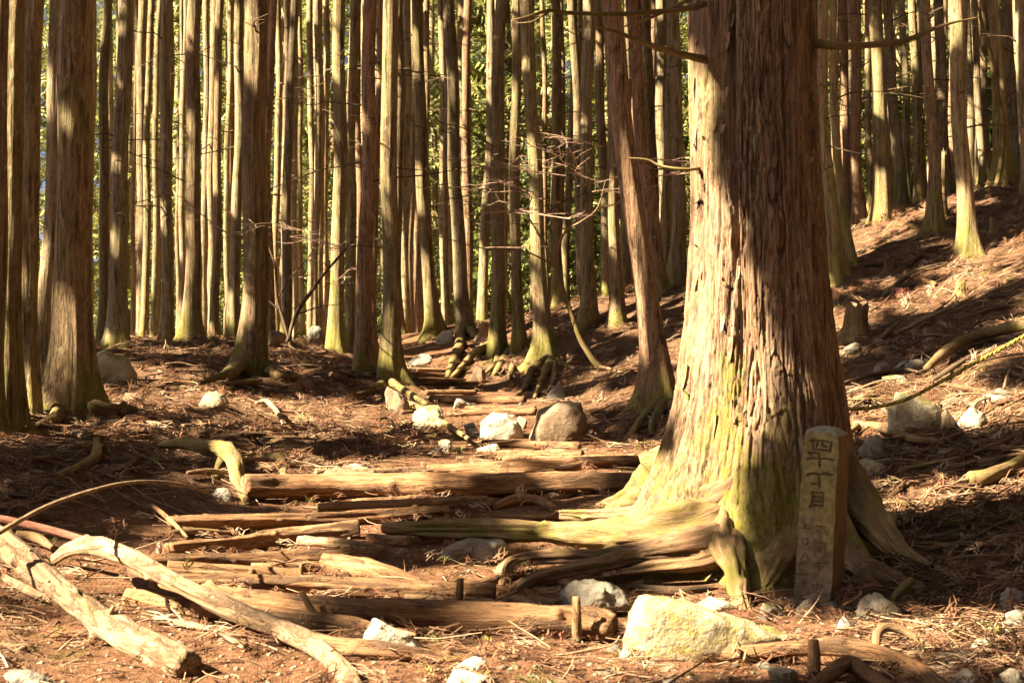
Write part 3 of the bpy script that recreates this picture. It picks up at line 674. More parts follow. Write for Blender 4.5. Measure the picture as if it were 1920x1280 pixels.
# the same wood goes on beside and behind the viewpoint and shades the scene
for (X, Y), ex in zip(sx, EXTRA):
    Z = float(ground(X, Y)); e = empty('cedar_tree', (X, Y, Z), 'tall straight cedar of the same wood standing outside the view', 'tree', 'cedars outside the view')
    H = 16+5*prng.random(); lx, ly = prng.normal()*.5, prng.normal()*.5
    link('trunk', trunk_mesh((X, Y, Z), lambda q: (lx*q/H, ly*q/H), H, .10+.06*prng.random(), 'brown', 12, 8, 8, .8, [(1, .6), (3, .6), (5, .5)], int(prng.integers(900))), e)
    link('crown', crown_mesh((X, Y, Z), H+.6, 7.5+2*prng.random(), 2.0, 18 if X > 5 else int(prng.integers(11, 22)*(.62 if Y > 8 else 1)), (lx, ly), True, ex), e)

# ------------------------------------------------------------------ the great double trunk on the right
bd_ = 8.65; bx = (1425-960)/F*bd_; bz = -1.34; bbase = np.array([bx, bd_, bz])
big = empty('great_cedar', bbase, 'great old cedar with double trunk and mossy roots behind the stone marker', 'tree')
px2m = bd_/F
zs = np.r_[-.35, np.linspace(-.2, 3.6, 330), np.linspace(3.75, 16, 26)]
th = np.linspace(0, 2*np.pi, 600, endpoint=False)
ypx = 640-(zs+bz)*F/bd_                                        # photo row of each ring
left = np.interp(ypx, [-9000, 0, 200, 400, 600, 750, 830, 900, 960, 1300], [1378, 1290, 1294, 1295, 1288, 1274, 1258, 1248, 1246, 1246])
right = np.interp(ypx, [-9000, 0, 200, 400, 600, 750, 830, 900, 960, 1300], [1420, 1530, 1531, 1541, 1557, 1572, 1580, 1588, 1594, 1598])
cx = ((left+right)/2-1425)*px2m; hw = (right-left)/2*px2m
ct, sn_ = np.cos(th), np.sin(th)
RR = hw[:, None]*(1+.0*ct[None])
# furrow between the two grown-together stems, on the side that faces the path
fur = -2.02
dth = np.angle(np.exp(1j*(th-fur)))
depth = np.interp(ypx, [-9000, 0, 400, 700, 900, 1000], [.3, .2, .13, .085, .05, .0])
fz = .06*np.sin(zs*1.7)
d2 = np.angle(np.exp(1j*(th[None]-fur-fz[:, None])))
RR = RR*(1-1.3*depth[:, None]*np.exp(-np.abs(d2)/.09))
RR *= 1+.03*np.exp(-((d2-.55)/.35)**2)
lobs = [(3.25, .62, .30), (2.75, .35, .3), (-2.5, .75, .36), (-1.75, .72, .3), (-1.05, .62, .28), (-.15, .50, .22), (.5, .3, .3), (1.6, .4, .4)]
hz = np.clip(zs, -.2, None)
for a, s_, wd in lobs:
    fl = .70*s_*np.exp(-(np.clip(hz, 0, 9)/.30)**1.2)+.14*s_*np.exp(-hz/.6)
    RR = RR+fl[:, None]*np.exp(-(np.angle(np.exp(1j*(th[None]-a)))/wd)**2)
U = th[None]*.42; Zg = zs[:, None]
wrp = .05*noise(U*3, Zg*1.3, 0, 4)+.02*noise(U*9, Zg*4, 0, 5)
def circ(f, zf, s):
    return noise(np.cos(th)[None]*f+wrp*f*2, np.sin(th)[None]*f+wrp*f*2, Zg*zf, s)
n4 = circ(4, 1.0, 14); n3 = circ(40, 1.6, 13)
def strips(k, seglen, seed, meander):
    """Overlapping bark strips: saw profile round the stem, broken into lengths with torn ends."""
    u = th[None]/(2*np.pi)*k+meander*k*.02*(noise(np.cos(th)[None]*2+wrp*4, np.sin(th)[None]*2, Zg*.55, seed)+.5*noise(np.cos(th)[None]*6, np.sin(th)[None]*6, Zg*1.6, seed+1))+.22*circ(30, 5, seed+2)
    c_ = np.floor(u).astype(int) % k; f_ = u-np.floor(u); r1 = _h(c_, c_*0, c_*0, seed)
    t = Zg/seglen*(1+.3*r1)+r1*7+.35*circ(14, 2, seed+3)+.12*circ(45, 6, seed+4); q_ = np.floor(t).astype(int); g_ = t-q_
    r2 = _h(c_, q_, c_*0, seed+9)
    return (f_-.5)*.8+.6*r2-.9*np.clip(1-np.minimum(f_, 1-f_)*9, 0, 1)-.25*np.clip(1-g_*14, 0, 1), r2
s1, id1 = strips(34, 1.1, 71, 1.0); s2, id2 = strips(86, .5, 81, 1.4); s3, id3 = strips(190, .28, 91, 1.6)
crk = np.clip(circ(5, .8, 17)*2.2+.55, 0, 1)                 # where the bark has split open
fu1 = np.clip(1-np.abs(circ(9, .38, 18))*9, 0, 1); fu2 = np.clip(1-np.abs(circ(21, .9, 19))*6, 0, 1)
RR = RR+.014*n4+.0105*s1+.0065*s2+.0028*s3+.003*n3-.026*fu1*crk-.014*fu2*crk
V = np.stack([cx[:, None]+ct[None]*RR, sn_[None]*RR*.95, zs[:, None]*np.ones(len(th))], -1).reshape(-1, 3)
n, m_ = len(zs), len(th); i, j = np.meshgrid(np.arange(n-1), np.arange(m_), indexing='ij'); j2 = (j+1) % m_
link('trunk', mesh_np('trunk', V, np.stack([i*m_+j, i*m_+j2, (i+1)*m_+j2, (i+1)*m_+j], -1).reshape(-1, 4), M['big'], attrs={'strip': (.5+.22*id1+.18*id2+.12*id3).ravel()}), big)
link('crown', crown_mesh(bbase, 18, 8.5, 2.6, 16, (-.2, 0)), big)
def bigroot(pts_, rad, mat='mossroot', nseg=20, nring=50, amp=.16, seed=0, flat=1.0, knots=2):
    nseg, nring = nseg+20, nring+40
    pt = np.array(pts_, float); o0 = pt[0].copy()
    return link('root', wood_mesh('root', pt-o0, rad, mat, nseg, nring, amp+.12, 4.5, seed, knots+2, flat, grain=.016), big, o0-bbase)
def gp(px, py, lift=0.0):
    g = G(px, py); g[2] += lift; return g
# long surface root running left across the steps
bigroot([P(1420,880,8.75), P(1340,965,8.3), P(1240,1000,8.1), P(1130,1003,8.3), P(1000,995,8.5), P(860,990,8.6), P(720,990,8.75)], [.17,.175,.145,.09,.06,.05,.035], 'mossroot', 24, 80, .14, 1)
bigroot([P(1380,1000,8.1), P(1290,1020,7.9), P(1150,1040,7.95), P(1010,1046,8.0), P(950,1060,7.9), P(938,1112,7.7)], [.10,.07,.04,.035,.033,.022], 'root', 14, 50, .2, 2)
bigroot([P(1330,1030,7.9), P(1200,1045,7.9), P(1070,1068,7.8), P(1000,1085,7.7), P(960,1110,7.6), P(935,1145,7.5)], [.07,.05,.036,.032,.028,.02], 'root', 14, 50, .2, 3)
bigroot([P(1400,1010,8.0), P(1320,1052,7.8), P(1220,1064,7.8), P(1130,1080,7.8)], [.08,.045,.03,.016], 'root', 12, 30, .2, 4)
bigroot([P(1385,860,8.75), P(1362,960,8.35), P(1362,1015,7.9), P(1380,1070,7.6), P(1388,1120,7.45), P(1405,1165,7.35)], [.16,.16,.10,.062,.045,.02], 'mossroot', 16, 40, .16, 5)
bigroot([P(1500,860,8.75), P(1488,960,8.35), P(1476,1025,7.95), P(1450,1065,7.75), P(1425,1110,7.6)], [.16,.16,.11,.07,.03], 'mossroot', 16, 30, .16, 6)
bigroot([P(1520,800,8.75), P(1600,930,8.4), P(1660,1010,8.1), P(1720,1062,7.95), P(1765,1075,7.9)], [.17,.12,.085,.06,.03], 'mossroot', 16, 40, .16, 7)
bigroot([P(1550,1010,8.1), P(1610,1062,7.8), P(1670,1092,7.65), P(1730,1105,7.6)], [.12,.07,.05,.025], 'root', 14, 34, .2, 8)
bigroot([P(1330,820,9.0), P(1250,890,9.3), P(1190,930,9.5), P(1120,955,9.6)], [.2,.16,.09,.04], 'mossroot', 16, 40, .16, 9)
bigroot([P(1430,880,8.3), P(1350,925,8.2), P(1270,950,8.35), P(1150,965,8.7), P(1050,962,8.9)], [.12,.09,.06,.04,.02], 'root', 14, 40, .2, 10)
def bigbranch(pp, rad, seed):
    pt = np.array(pp); o0 = pt[0].copy()
    return link('branch', wood_mesh('branch', pt-o0, rad, 'mossroot', 9, 40, .18, 4, seed), big, o0-bbase)
bigbranch([P(1320,8,8.4), P(1280,18,8.2), P(1180,26,8.0), P(1070,25,7.9), P(1030,20,7.85), P(985,33,7.8), P(960,38,7.8)], [.022,.017,.014,.012,.010,.007,.003], 1)
bigbranch([P(1322,112,8.4), P(1290,105,8.2), P(1230,88,8.0), P(1160,62,7.9), P(1115,50,7.9)], [.025,.02,.016,.012,.006], 2)
bigbranch([P(1310,-10,8.4), P(1260,15,8.2), P(1210,38,8.1), P(1165,52,8.0)], [.014,.011,.008,.004], 3)
bigbranch([P(1520,78,8.5), P(1560,86,8.4), P(1640,84,8.4), P(1700,75,8.4), P(1750,55,8.4), P(1790,42,8.4), P(1835,33,8.4)], [.03,.024,.019,.015,.012,.008,.004], 4)
bigbranch([P(1310,316,8.5), P(1285,318,8.4), P(1240,312,8.4), P(1215,300,8.4), P(1180,296,8.4)], [.012,.010,.008,.006,.003], 5)
bigbranch([P(1372,-5,8.2), P(1366,25,8.15), P(1357,50,8.12)], [.010,.007,.003], 6)
bigbranch([P(1030,20,7.86), P(1000,40,7.85), P(968,44,7.85)], [.007,.004,.002], 7)
# loose bark flakes lifted from the trunk
for k in range(60):
    a = rng.uniform(-2.9, -.4); zq = rng.uniform(.7, 3.5); iz = int(np.argmin(np.abs(zs-zq))); it = int((a % (2*np.pi))/(2*np.pi)*m_)
    r_ = RR[iz, it]+.004; ln, wd = rng.uniform(.04, .16), rng.uniform(.008, .02)
    g = np.array([[-wd, 0, 0], [wd, 0, 0], [-wd*.9, .004, ln*.5], [wd*.8, .006, ln*.5], [-wd*.3, .015+.02*rng.random(), ln], [wd*.5, .02, ln*.9]]); g[:, 2] *= rng.choice([-1, 1])
    g2 = g.copy(); g2[:, 1] -= .004; gg = np.vstack([g, g2])
    rot = a; out = np.array([math.cos(rot), math.sin(rot), 0]); tan = np.array([-math.sin(rot), math.cos(rot), 0])
    Vq = gg[:, :1]*tan+gg[:, 1:2]*out+gg[:, 2:3]*np.array([0, 0, 1])
    fq = np.array([[0,1,3,2],[2,3,5,4],[6,8,9,7],[8,10,11,9],[0,2,8,6],[2,4,10,8],[1,7,9,3],[3,9,11,5]])
    link('bark_flake', mesh_np('bark_flake', Vq+[cx[iz]+math.cos(a)*r_, math.sin(a)*r_*.95, zq], fq, M['big'], False, attrs={'strip': np.full(12, .3+.5*rng.random())}), big)

# ------------------------------------------------------------------ stone marker
MW, MH = .098, .90
rz = math.radians(-31); mk_loc = G(1538, 1122)
mk = empty('stone_marker', mk_loc+np.array([0, .05, 0]), 'square carved stone path marker with worn kanji standing before great cedar', 'marker')
mk.rotation_euler = (math.radians(1.0), math.radians(3.6), rz)
STK = [[(245,155),(370,150)],[(258,150),(256,220)],[(368,150),(355,215)],[(256,219),(357,215)],[(287,163),(278,197)],[(316,160),(314,186),(336,190)],
 [(222,292),(250,281),(375,278)],[(293,238),(293,335)],[(225,245),(242,262)],[(230,250),(285,242)],
 [(220,390),(250,381),(366,380)],[(285,390),(291,452)],[(291,450),(246,444)],[(292,425),(290,465)],
 [(252,500),(247,575),(228,592)],[(240,506),(316,498)],[(313,498),(308,580)],[(255,528),(308,525)],[(252,553),(306,550)],[(238,580),(306,578)]]
STK2 = [[(270,712),(325,705)],[(298,700),(295,720),(268,745)],[(300,714),(340,752)],
 [(272,815),(300,812)],[(287,812),(285,870)],[(275,840),(300,838)],[(308,816),(336,812)],[(322,815),(320,872)],[(268,866),(300,862)],
 [(253,947),(316,940)],[(285,925),(285,940)],[(265,962),(306,958)],[(285,960),(283,992)],[(254,945),(252,958)],
 [(240,1086),(302,1080)],[(270,1066),(268,1130)],[(249,1096),(249,1120)],[(293,1092),(291,1118)],
 [(170,736),(231,732)],[(203,700),(203,733)],[(203,716),(222,715)],[(186,804),(186,836)],[(186,803),(219,800)],[(218,800),(216,834)],[(186,836),(216,834)],
 [(192,903),(174,932)],[(200,893),(220,926)],[(168,957),(206,952)],[(160,1000),(206,995)],[(155,1030),(212,1025)],[(168,1082),(206,1076)],[(190,1058),(187,1112)]]
def uv(p):
    x, y = p; xl = 200-(y-120)*70/1050; xr = 412-(y-120)*67/1050
    return np.array([((x-xl)/(xr-xl)-.5)*2*MW, MH*(1-(y-88)/1092)])
def face(nu, nv, fn):
    u, v = np.meshgrid(np.linspace(-1, 1, nu), np.linspace(0, 1, nv), indexing='ij')
    Vv = fn(u.ravel(), v.ravel()); a, c_ = np.meshgrid(np.arange(nu-1), np.arange(nv-1), indexing='ij')
    return Vv, np.stack([a*nv+c_, (a+1)*nv+c_, (a+1)*nv+c_+1, a*nv+c_+1], -1).reshape(-1, 4)
taper = lambda z: 1-.03*z/MH
def topz(x, y, z):                                             # worn, chamfered head
    k = np.maximum(np.abs(x), np.abs(y))/MW
    return z-np.where(z > MH-.2, (z-(MH-.2))/.2, 0)*(.026*np.clip(k, 0, 1)**3+.02*(x/MW > .3)*np.clip(x/MW-.3, 0, 1))
def finish(x, y, z):
    t = taper(z); x, y = x*t, y*t; z = topz(x, y, z)
    top = sstep(MH-.085, MH-.02, z); x = x*(1-.10*top); y = y*(1-.10*top)
    w_ = .004*fbm(x*14, y*14, z*9, 4, 77); return np.stack([x+w_*(np.abs(x) > MW*.9), y+w_*(np.abs(y) > MW*.9), z+.003*noise(x*30, y*30, z*30, 5)], -1)
def segd(pu, pz, st):
    best = np.full(pu.shape, 9.0)
    for a, c_ in zip(st[:-1], st[1:]):
        a, c_ = uv(a), uv(c_); d = c_-a; t = np.clip(((pu-a[0])*d[0]+(pz-a[1])*d[1])/(d@d), 0, 1)
        best = np.minimum(best, np.hypot(pu-a[0]-t*d[0], pz-a[1]-t*d[1]))
    return best
front, FQ = face(84, 330, lambda u, v: np.stack([u*MW, np.full_like(u, -MW), v*(MH+.06)-.06], -1))
fu, fz_ = front[:, 0], front[:, 2]
big_d = np.min([segd(fu, fz_, s_) for s_ in STK], 0); sm_d = np.min([segd(fu, fz_, s_) for s_ in STK2], 0)
jit = .0016*fbm(fu*90, fz_*90, 0, 2, 8)
cb = 1-sstep(.0035, .0085, big_d+jit); cs = 1-sstep(.0015, .0045, sm_d+jit*.6)
frontV = finish(front[:, 0], front[:, 1], front[:, 2]); frontV[:, 1] += .008*cb+.004*cs
n5 = fbm(fu*14, fz_*14, 0, 4, 31); n6 = fbm(fu*45, fz_*45, 0, 3, 32)
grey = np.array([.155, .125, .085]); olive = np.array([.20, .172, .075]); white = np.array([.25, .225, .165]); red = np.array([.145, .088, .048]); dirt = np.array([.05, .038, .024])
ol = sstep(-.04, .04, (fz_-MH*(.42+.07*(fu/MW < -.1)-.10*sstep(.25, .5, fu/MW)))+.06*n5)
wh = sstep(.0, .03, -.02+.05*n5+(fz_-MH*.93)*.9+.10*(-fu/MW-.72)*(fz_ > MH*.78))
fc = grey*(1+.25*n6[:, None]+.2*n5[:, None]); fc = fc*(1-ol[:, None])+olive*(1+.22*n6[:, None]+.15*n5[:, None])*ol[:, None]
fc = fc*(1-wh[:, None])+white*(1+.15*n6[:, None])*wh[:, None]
soilz = sstep(.16, .0, fz_+.06*n5)[:, None]; fc = fc*(1-.55*soilz)+np.array([.10, .062, .036])*.55*soilz
fc = fc*(1-.72*cb[:, None])+dirt*.72*cb[:, None]; fc = fc*(1-.55*cs[:, None])+dirt*.55*cs[:, None]
fs = [(frontV, [FQ])]; cs_ = [fc]
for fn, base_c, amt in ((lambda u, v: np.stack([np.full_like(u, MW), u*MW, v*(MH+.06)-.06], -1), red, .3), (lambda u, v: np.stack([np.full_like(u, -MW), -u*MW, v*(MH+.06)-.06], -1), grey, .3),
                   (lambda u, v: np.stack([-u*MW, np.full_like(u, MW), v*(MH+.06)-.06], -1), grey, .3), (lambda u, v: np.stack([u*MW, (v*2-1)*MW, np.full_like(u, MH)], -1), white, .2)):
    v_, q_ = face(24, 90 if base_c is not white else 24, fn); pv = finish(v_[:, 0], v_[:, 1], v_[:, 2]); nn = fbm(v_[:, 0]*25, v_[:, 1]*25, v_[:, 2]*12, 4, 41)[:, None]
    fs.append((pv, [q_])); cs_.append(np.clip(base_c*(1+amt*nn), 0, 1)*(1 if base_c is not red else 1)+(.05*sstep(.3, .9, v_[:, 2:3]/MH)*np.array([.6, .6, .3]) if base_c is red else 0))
V, Fc = merge(fs)
link('shaft', mesh_np('shaft', V, Fc, M['stone'], True, cols=np.vstack(cs_)), mk)
V, Fc = face(20, 12, lambda u, v: np.stack([u*.15+.01, (v*2-1)*.13, .012+.02*fbm(u*3, v*5, 0, 3, 6)-.05*np.maximum(np.abs(u), np.abs(v*2-1))**4], -1))
link('footing', mesh_np('footing', V, Fc, M['grey_rock']), mk)

# ------------------------------------------------------------------ log steps
LOGK = 1.12
LOGS = [
 ([(300,1110),(640,1146),(1070,1168),(1150,1180)],[34,50,54,48],'log','thick dark log step nearest the viewer held by a stake'),
 ([(275,1090),(600,1100),(930,1112)],[28,32,26],'log','sunlit log step directly behind the thick dark nearest one'),
 ([(235,1120),(430,1148),(640,1172),(775,1205)],[28,30,32,26],'log','orange sloping log behind the white wedge shaped stone'),
 ([(312,1066),(565,1080)],[22,22],'log','short dark log with a peg at its right end'),
 ([(268,1053),(500,1048),(705,1042)],[20,24,22],'log','slim log lying under the bent log with sunlit right end'),
 ([(312,1032),(430,1022),(520,1008),(672,993)],[26,28,30,30],'log','bent log with sawn sunlit right end at left of steps'),
 ([(315,982),(640,972),(840,956)],[26,24,16],'log','long slim log step below the thick square ended one'),
 ([(596,956),(770,948),(915,943)],[20,24,24],'log','log with square sawn ends in the middle of steps'),
 ([(455,914),(640,914),(900,910),(1205,905)],[44,42,38,30],'log','long thick log step crossing the middle of the path'),
 ([(800,884),(1000,876),(1228,864)],[22,26,22],'log','long log step reaching behind the left root of great cedar'),
 ([(590,890),(700,890),(818,885)],[18,20,14],'pale_log','bright log piece at left end of the long upper step'),
 ([(755,897),(850,896),(946,893)],[10,11,10],'log','thin stick log resting on the long thick log step'),
 ([(895,852),(1093,851)],[12,13],'log','lower log of the pair of steps below the white boulder'),
 ([(903,832),(1000,834),(1087,837)],[13,15,14],'log','upper log of the pair of steps below the white boulder'),
 ([(930,861),(1220,857)],[8,12],'log','half buried log between great cedar and lower boulder steps'),
 ([(840,774),(1005,771)],[11,13],'log','dark log step just above the white boulder'),
 ([(868,764),(1004,765)],[8,8],'log','thin log lying behind the dark step above white boulder'),
 ([(808,748),(984,750)],[14,14],'log','bright straight log step with clean sawn right end'),
 ([(798,735),(892,735)],[8,8],'log','narrow log step, first above the bright straight step'),
 ([(794,727),(888,727)],[7,7],'log','narrow log step, second above the bright straight step'),
 ([(794,719),(894,718)],[8,9],'log','narrow log step, third above the bright straight step'),
 ([(787,711),(872,713)],[7,7],'log','narrow log step, fourth above the bright straight step'),
 ([(756,700),(838,704)],[8,8],'log','narrow log step just below the topmost one'),
 ([(760,692),(842,694)],[7,7],'log','topmost narrow log step below the pale slab'),
]
for k, (pix, th_, mt, lb) in enumerate(LOGS):
    pt, rd = on_ground(pix, [t*LOGK for t in th_], .02)
    near = pt[0, 1] < 13
    tag(centred('log_step', pt, rd, mt, 30 if near else 12, 110 if near else 24, .15, 4, k*3, 4 if near else 1, 1.0, True, .010 if near else .003), lb, 'log')
def stick(name, pix, ths, mat, lb, cat, group=None, raise_=0.0, nseg=10, nring=40, amp=.15, seed=0, sink=.2, **k):
    if cat == 'root': name = 'surface_root'
    pt, rd = on_ground(pix, ths, sink); pt[:, 2] += raise_
    return tag(centred(name, pt, rd, mat, nseg, nring, amp, 5, seed, **k), lb, cat, group)
def lifted(name, P3, rad, mat, lb, cat, group=None, nseg=14, nring=50, amp=.14, seed=0, **k):
    if cat == 'root': name = 'surface_root'
    P3 = [np.array(p, float) for p in P3]
    for i, p in enumerate(P3):
        for _ in range(40):
            if name == 'wooden_stake' or p[2] > float(ground(p[0], p[1]))+.45*rad[i]: break
            p *= .993
    return tag(centred(name, P3, rad, mat, nseg, nring, amp, 5, seed, **k), lb, cat, group)
# stakes and pegs beside the logs
def stake(px, ytop, ybot, wpx, lb, lean=0):
    g = G(px, ybot); r = wpx*.5*g[1]/F; h = (ybot-ytop)*g[1]/F
    lifted('wooden_stake', [g+(0, -.03, -.12), g+(lean*.5, -.03, h*.5), g+(lean, -.02, h)], [r, r, r*.85], 'log', lb, 'stake', None, 9, 14, .12, int(px))
stake(1080, 1116, 1207, 19, 'upright stake holding the right end of the nearest log')
stake(860, 1082, 1145, 16, 'pointed stake beside the small green fern', .01)
stake(566, 1056, 1088, 9, 'small peg at the end of the short dark log')
stake(1523, 1196, 1275, 24, 'stout post stub crossing the curved log at lower right')
# fallen wood in the lower left
lifted('fallen_log', [P(-70,958,6.7), P(20,1030,6.5), P(130,1120,6.25), P(240,1195,6.05), P(352,1252,5.9)], [.05,.054,.056,.062,.062], 'pale_log', 'pale dead trunk with broken branch stubs lying in the lower left corner', 'fallen trunk', None, 36, 140, .2, 3,
       grain=.009, knots=9, stubs=[(.3, .3, -.2, 1, .07, .013), (.42, -.2, -.6, .4, .06, .014), (.62, .5, -.3, 1, .09, .02), (.72, .5, 0, .8, .06, .014), (.5, .6, -.1, .9, .06, .012), (.85, .3, -.5, .7, .05, .015)])
lifted('fallen_branch', [P(100,1050,7.0), P(135,1028,6.95), P(178,1022,6.85), P(240,1044,6.7), P(330,1092,6.5), P(450,1148,6.35), P(550,1190,6.2), P(620,1238,6.0), P(680,1310,5.7)], [.024,.034,.041,.04,.04,.042,.044,.042,.035], 'pale_log', 'sunlit bent branch arching over the left ends of log steps', 'branch', None, 30, 120, .2, 6, grain=.008, knots=5)
lifted('fallen_branch', [P(555,1193,6.25), P(640,1212,6.25), P(740,1222,6.25), P(830,1234,6.2), P(898,1232,6.2)], [.042,.04,.036,.03,.016], 'log', 'brown branch forking off the bent branch towards the bottom middle', 'branch', None, 24, 80, .18, 8, grain=.006, knots=3)
lifted('fallen_branch', [P(-60,1035,6.2), P(20,985,6.35), P(100,944,6.6), P(200,912,6.9), P(270,903,7.2), P(340,908,7.6), P(390,922,7.9)], [.013,.012,.011,.010,.009,.008,.004], 'pale_log', 'thin arched bare branch rising over the litter at left', 'branch', None, 9, 50, .1, 9)
lifted('fallen_branch', [P(-40,965,7.4), P(60,985,7.4), P(160,1012,7.3), P(250,1040,7.1)], [.022,.022,.02,.016], 'redstem', 'smooth reddish stem lying behind the pale dead trunk', 'branch', None, 10, 30, .08, 10)
stick('fallen_branch', [(180,835),(178,865),(150,885),(108,903)], [12,20,18,10], 'mossroot', 'mossy bent root rising from the litter near left edge', 'root', None, .05, seed=11)
lifted('fallen_branch', [P(300,834,11.0), P(345,832,10.9), P(395,838,10.7), P(428,846,10.5), P(441,872,10.35), P(446,905,10.25), P(462,940,10.1)], [.03,.045,.055,.06,.055,.045,.03], 'mossroot', 'gnarled mossy root arching down at left end of the long thick log', 'root', None, 18, 50, .3, 12, knots=4, grain=.006)
lifted('fallen_branch', [P(478,886,11.3), P(495,868,11.3), P(516,860,11.3), P(530,872,11.2), P(533,894,11.1)], [.025,.04,.05,.045,.025], 'mossroot', 'small mossy hooked root behind the gnarled arching one', 'root', None, 14, 30, .3, 45, knots=3)
lifted('fallen_branch', [P(420,850,10.6), P(408,880,10.45), P(400,905,10.4)], [.04,.03,.015], 'mossroot', 'short root leg hanging below the gnarled arching one', 'root', None, 12, 20, .3, 46)
stick('fallen_branch', [(30,1015),(65,1020),(98,1040)], [18,20,10], 'root', 'short gnarled wood lump behind the pale dead trunk', 'wood', None, .04, seed=13, knots=2)
stick('fallen_branch', [(8,1090),(45,1110),(80,1125),(112,1138)], [14,18,16,8], 'pale_log', 'short crooked wood piece under the pale dead trunk', 'wood', None, .02, seed=14, knots=2)
stick('fallen_branch', [(285,1165),(340,1172),(400,1185),(460,1215)], [12,13,12,14], 'pale_log', 'short split branch on the soil below bent branch', 'branch', None, .01, seed=15)
lifted('fallen_branch', [P(566,1108,6.6), P(580,1135,6.55), P(600,1160,6.5), P(628,1186,6.45)], [.013,.014,.013,.012], 'log', 'orange broken stick leaning on the sloping log', 'stick', None, 9, 16, .12, 16)
lifted('fallen_branch', [P(283,945,8.9), P(300,958,8.8), P(330,985,8.6), P(352,1008,8.5)], [.012,.014,.014,.01], 'log', 'crooked stick propped on the long slim log at left', 'stick', None, 8, 16, .12, 17)
lifted('fallen_branch', [P(255,1045,7.3), P(262,1080,7.1), P(290,1120,6.9)], [.05,.045,.03], 'log', 'dark upright root plank under the bent branch', 'wood', None, 10, 16, .2, 18)
stick('fallen_branch', [(612,1052),(680,1068),(740,1080),(790,1092)], [34,44,36,18], 'log', 'wedge shaped weathered slab between the lower log steps', 'wood', None, 0, 14, 30, .22, 19, flat=1.3)
stick('fallen_branch', [(925,950),(965,936),(1010,938),(1045,955)], [12,20,20,14], 'log', 'arched dark root piece below the pale stone on steps', 'root', None, .0, 12, 24, .2, 20)
stick('fallen_branch', [(870,1095),(930,1082),(980,1070)], [16,20,14], 'log', 'half buried wood behind the pointed stake', 'wood', None, -.01, seed=21)
# lower right wood
lifted('fallen_log', [P(1300,1224,6.25), P(1400,1222,6.2), P(1500,1216,6.2), P(1570,1212,6.2), P(1650,1228,6.15), P(1720,1258,6.0), P(1790,1310,5.8)], [.028,.034,.036,.044,.046,.042,.036], 'log', 'brown curved log bending down at the lower right', 'log', None, 18, 60, .12, 22, grain=.004, knots=3)
lifted('fallen_branch', [P(1644,1218,6.3), P(1644,1190,6.35), P(1662,1176,6.4), P(1695,1182,6.4), P(1735,1205,6.35), P(1790,1222,6.3)], [.016,.02,.022,.02,.016,.008], 'root', 'small arched root loop behind the curved log', 'root', None, 12, 30, .16, 23)
lifted('fallen_branch', [P(1500,1310,5.5), P(1550,1268,5.75), P(1590,1244,5.9), P(1630,1265,5.8), P(1680,1300,5.55)], [.03,.032,.034,.03,.026], 'log', 'forked weathered wood in front of the curved log', 'wood', None, 12, 30, .16, 24)
lifted('fallen_branch', [P(1674,1124,7.35), P(1690,1105,7.3), P(1712,1084,7.3)], [.022,.024,.02], 'mossroot', 'short broken stub sticking up right of stone marker', 'stub', None, 10, 14, .15, 25)
lifted('fallen_branch', [P(1730,1218,6.35), P(1800,1222,6.35), P(1960,1212,6.4)], [.012,.013,.012], 'pale_log', 'thin pale stick lying flat at the lower right edge', 'stick', None, 8, 20, .12, 26)
stick('fallen_branch', [(1575,735),(1640,716),(1690,706),(1722,712)], [7,8,7,4], 'darkstem', 'dark curved branch arching over the stones right of great cedar', 'branch', None, .08, seed=27)
stick('fallen_branch', [(1738,712),(1790,668),(1850,645),(1930,628)], [14,20,22,22], 'mossroot', 'dark mossy branch under the yellow rope', 'branch', None, .12, 10, 24, .2, 28)
stick('fallen_branch', [(1745,725),(1800,690),(1860,660),(1925,650)], [8,10,10,8], 'darkstem', 'thin dark branch beside the mossy one under the rope', 'branch', None, .05, seed=29)
stick('fallen_branch', [(1600,800),(1650,805),(1700,825),(1770,838)], [14,18,16,10], 'root', 'surface root winding below the tall slope boulder', 'root', None, .03, seed=30)
stick('fallen_branch', [(1690,625),(1740,600),(1820,565)], [10,10,7], 'root', 'straight mossy stick on slope right of cut stump', 'branch', None, .03, seed=31)
stick('fallen_branch', [(1695,515),(1720,522),(1755,535)], [10,12,9], 'log', 'short fallen log behind the small slope stump', 'log', None, .02, seed=32)
stick('fallen_branch', [(1760,885),(1830,875),(1925,855)], [10,11,8], 'root', 'long stick on the slope level with the marker top', 'branch', None, .03, seed=33)
stick('fallen_branch', [(1610,915),(1700,905),(1800,885),(1900,850)], [8,9,8,5], 'darkstem', 'long dark branch right of the stone marker', 'branch', None, .04, seed=34)
stick('fallen_branch', [(1700,890),(1800,870)], [10,7], 'mossroot', 'mossy stick below the grey leaning stone', 'branch', None, .05, seed=35)
stick('fallen_branch', [(1740,1040),(1800,1030),(1880,1035)], [9,10,6], 'root', 'brown stick right of the spreading mossy root', 'branch', None, .04, seed=36)
stick('fallen_branch', [(1820,905),(1860,900),(1920,872)], [26,30,24], 'mossroot', 'mossy dark log at the right edge below the slope', 'log', None, .04, seed=37)
stick('fallen_branch', [(745,755),(790,775),(830,800),(880,835)], [10,13,12,8], 'mossroot', 'mossy root edging the left side of the path', 'root', None, .06, seed=38)
stick('fallen_branch', [(480,772),(500,768),(520,790),(530,815)], [7,10,9,5], 'pale_log', 'pale upturned root tuft on the left litter bank', 'root', None, .1, seed=39)
stick('fallen_branch', [(1060,700),(1120,690),(1165,700)], [5,6,4], 'root', 'thin stick on bank near sapling foot', 'stick', None, .02, seed=40)

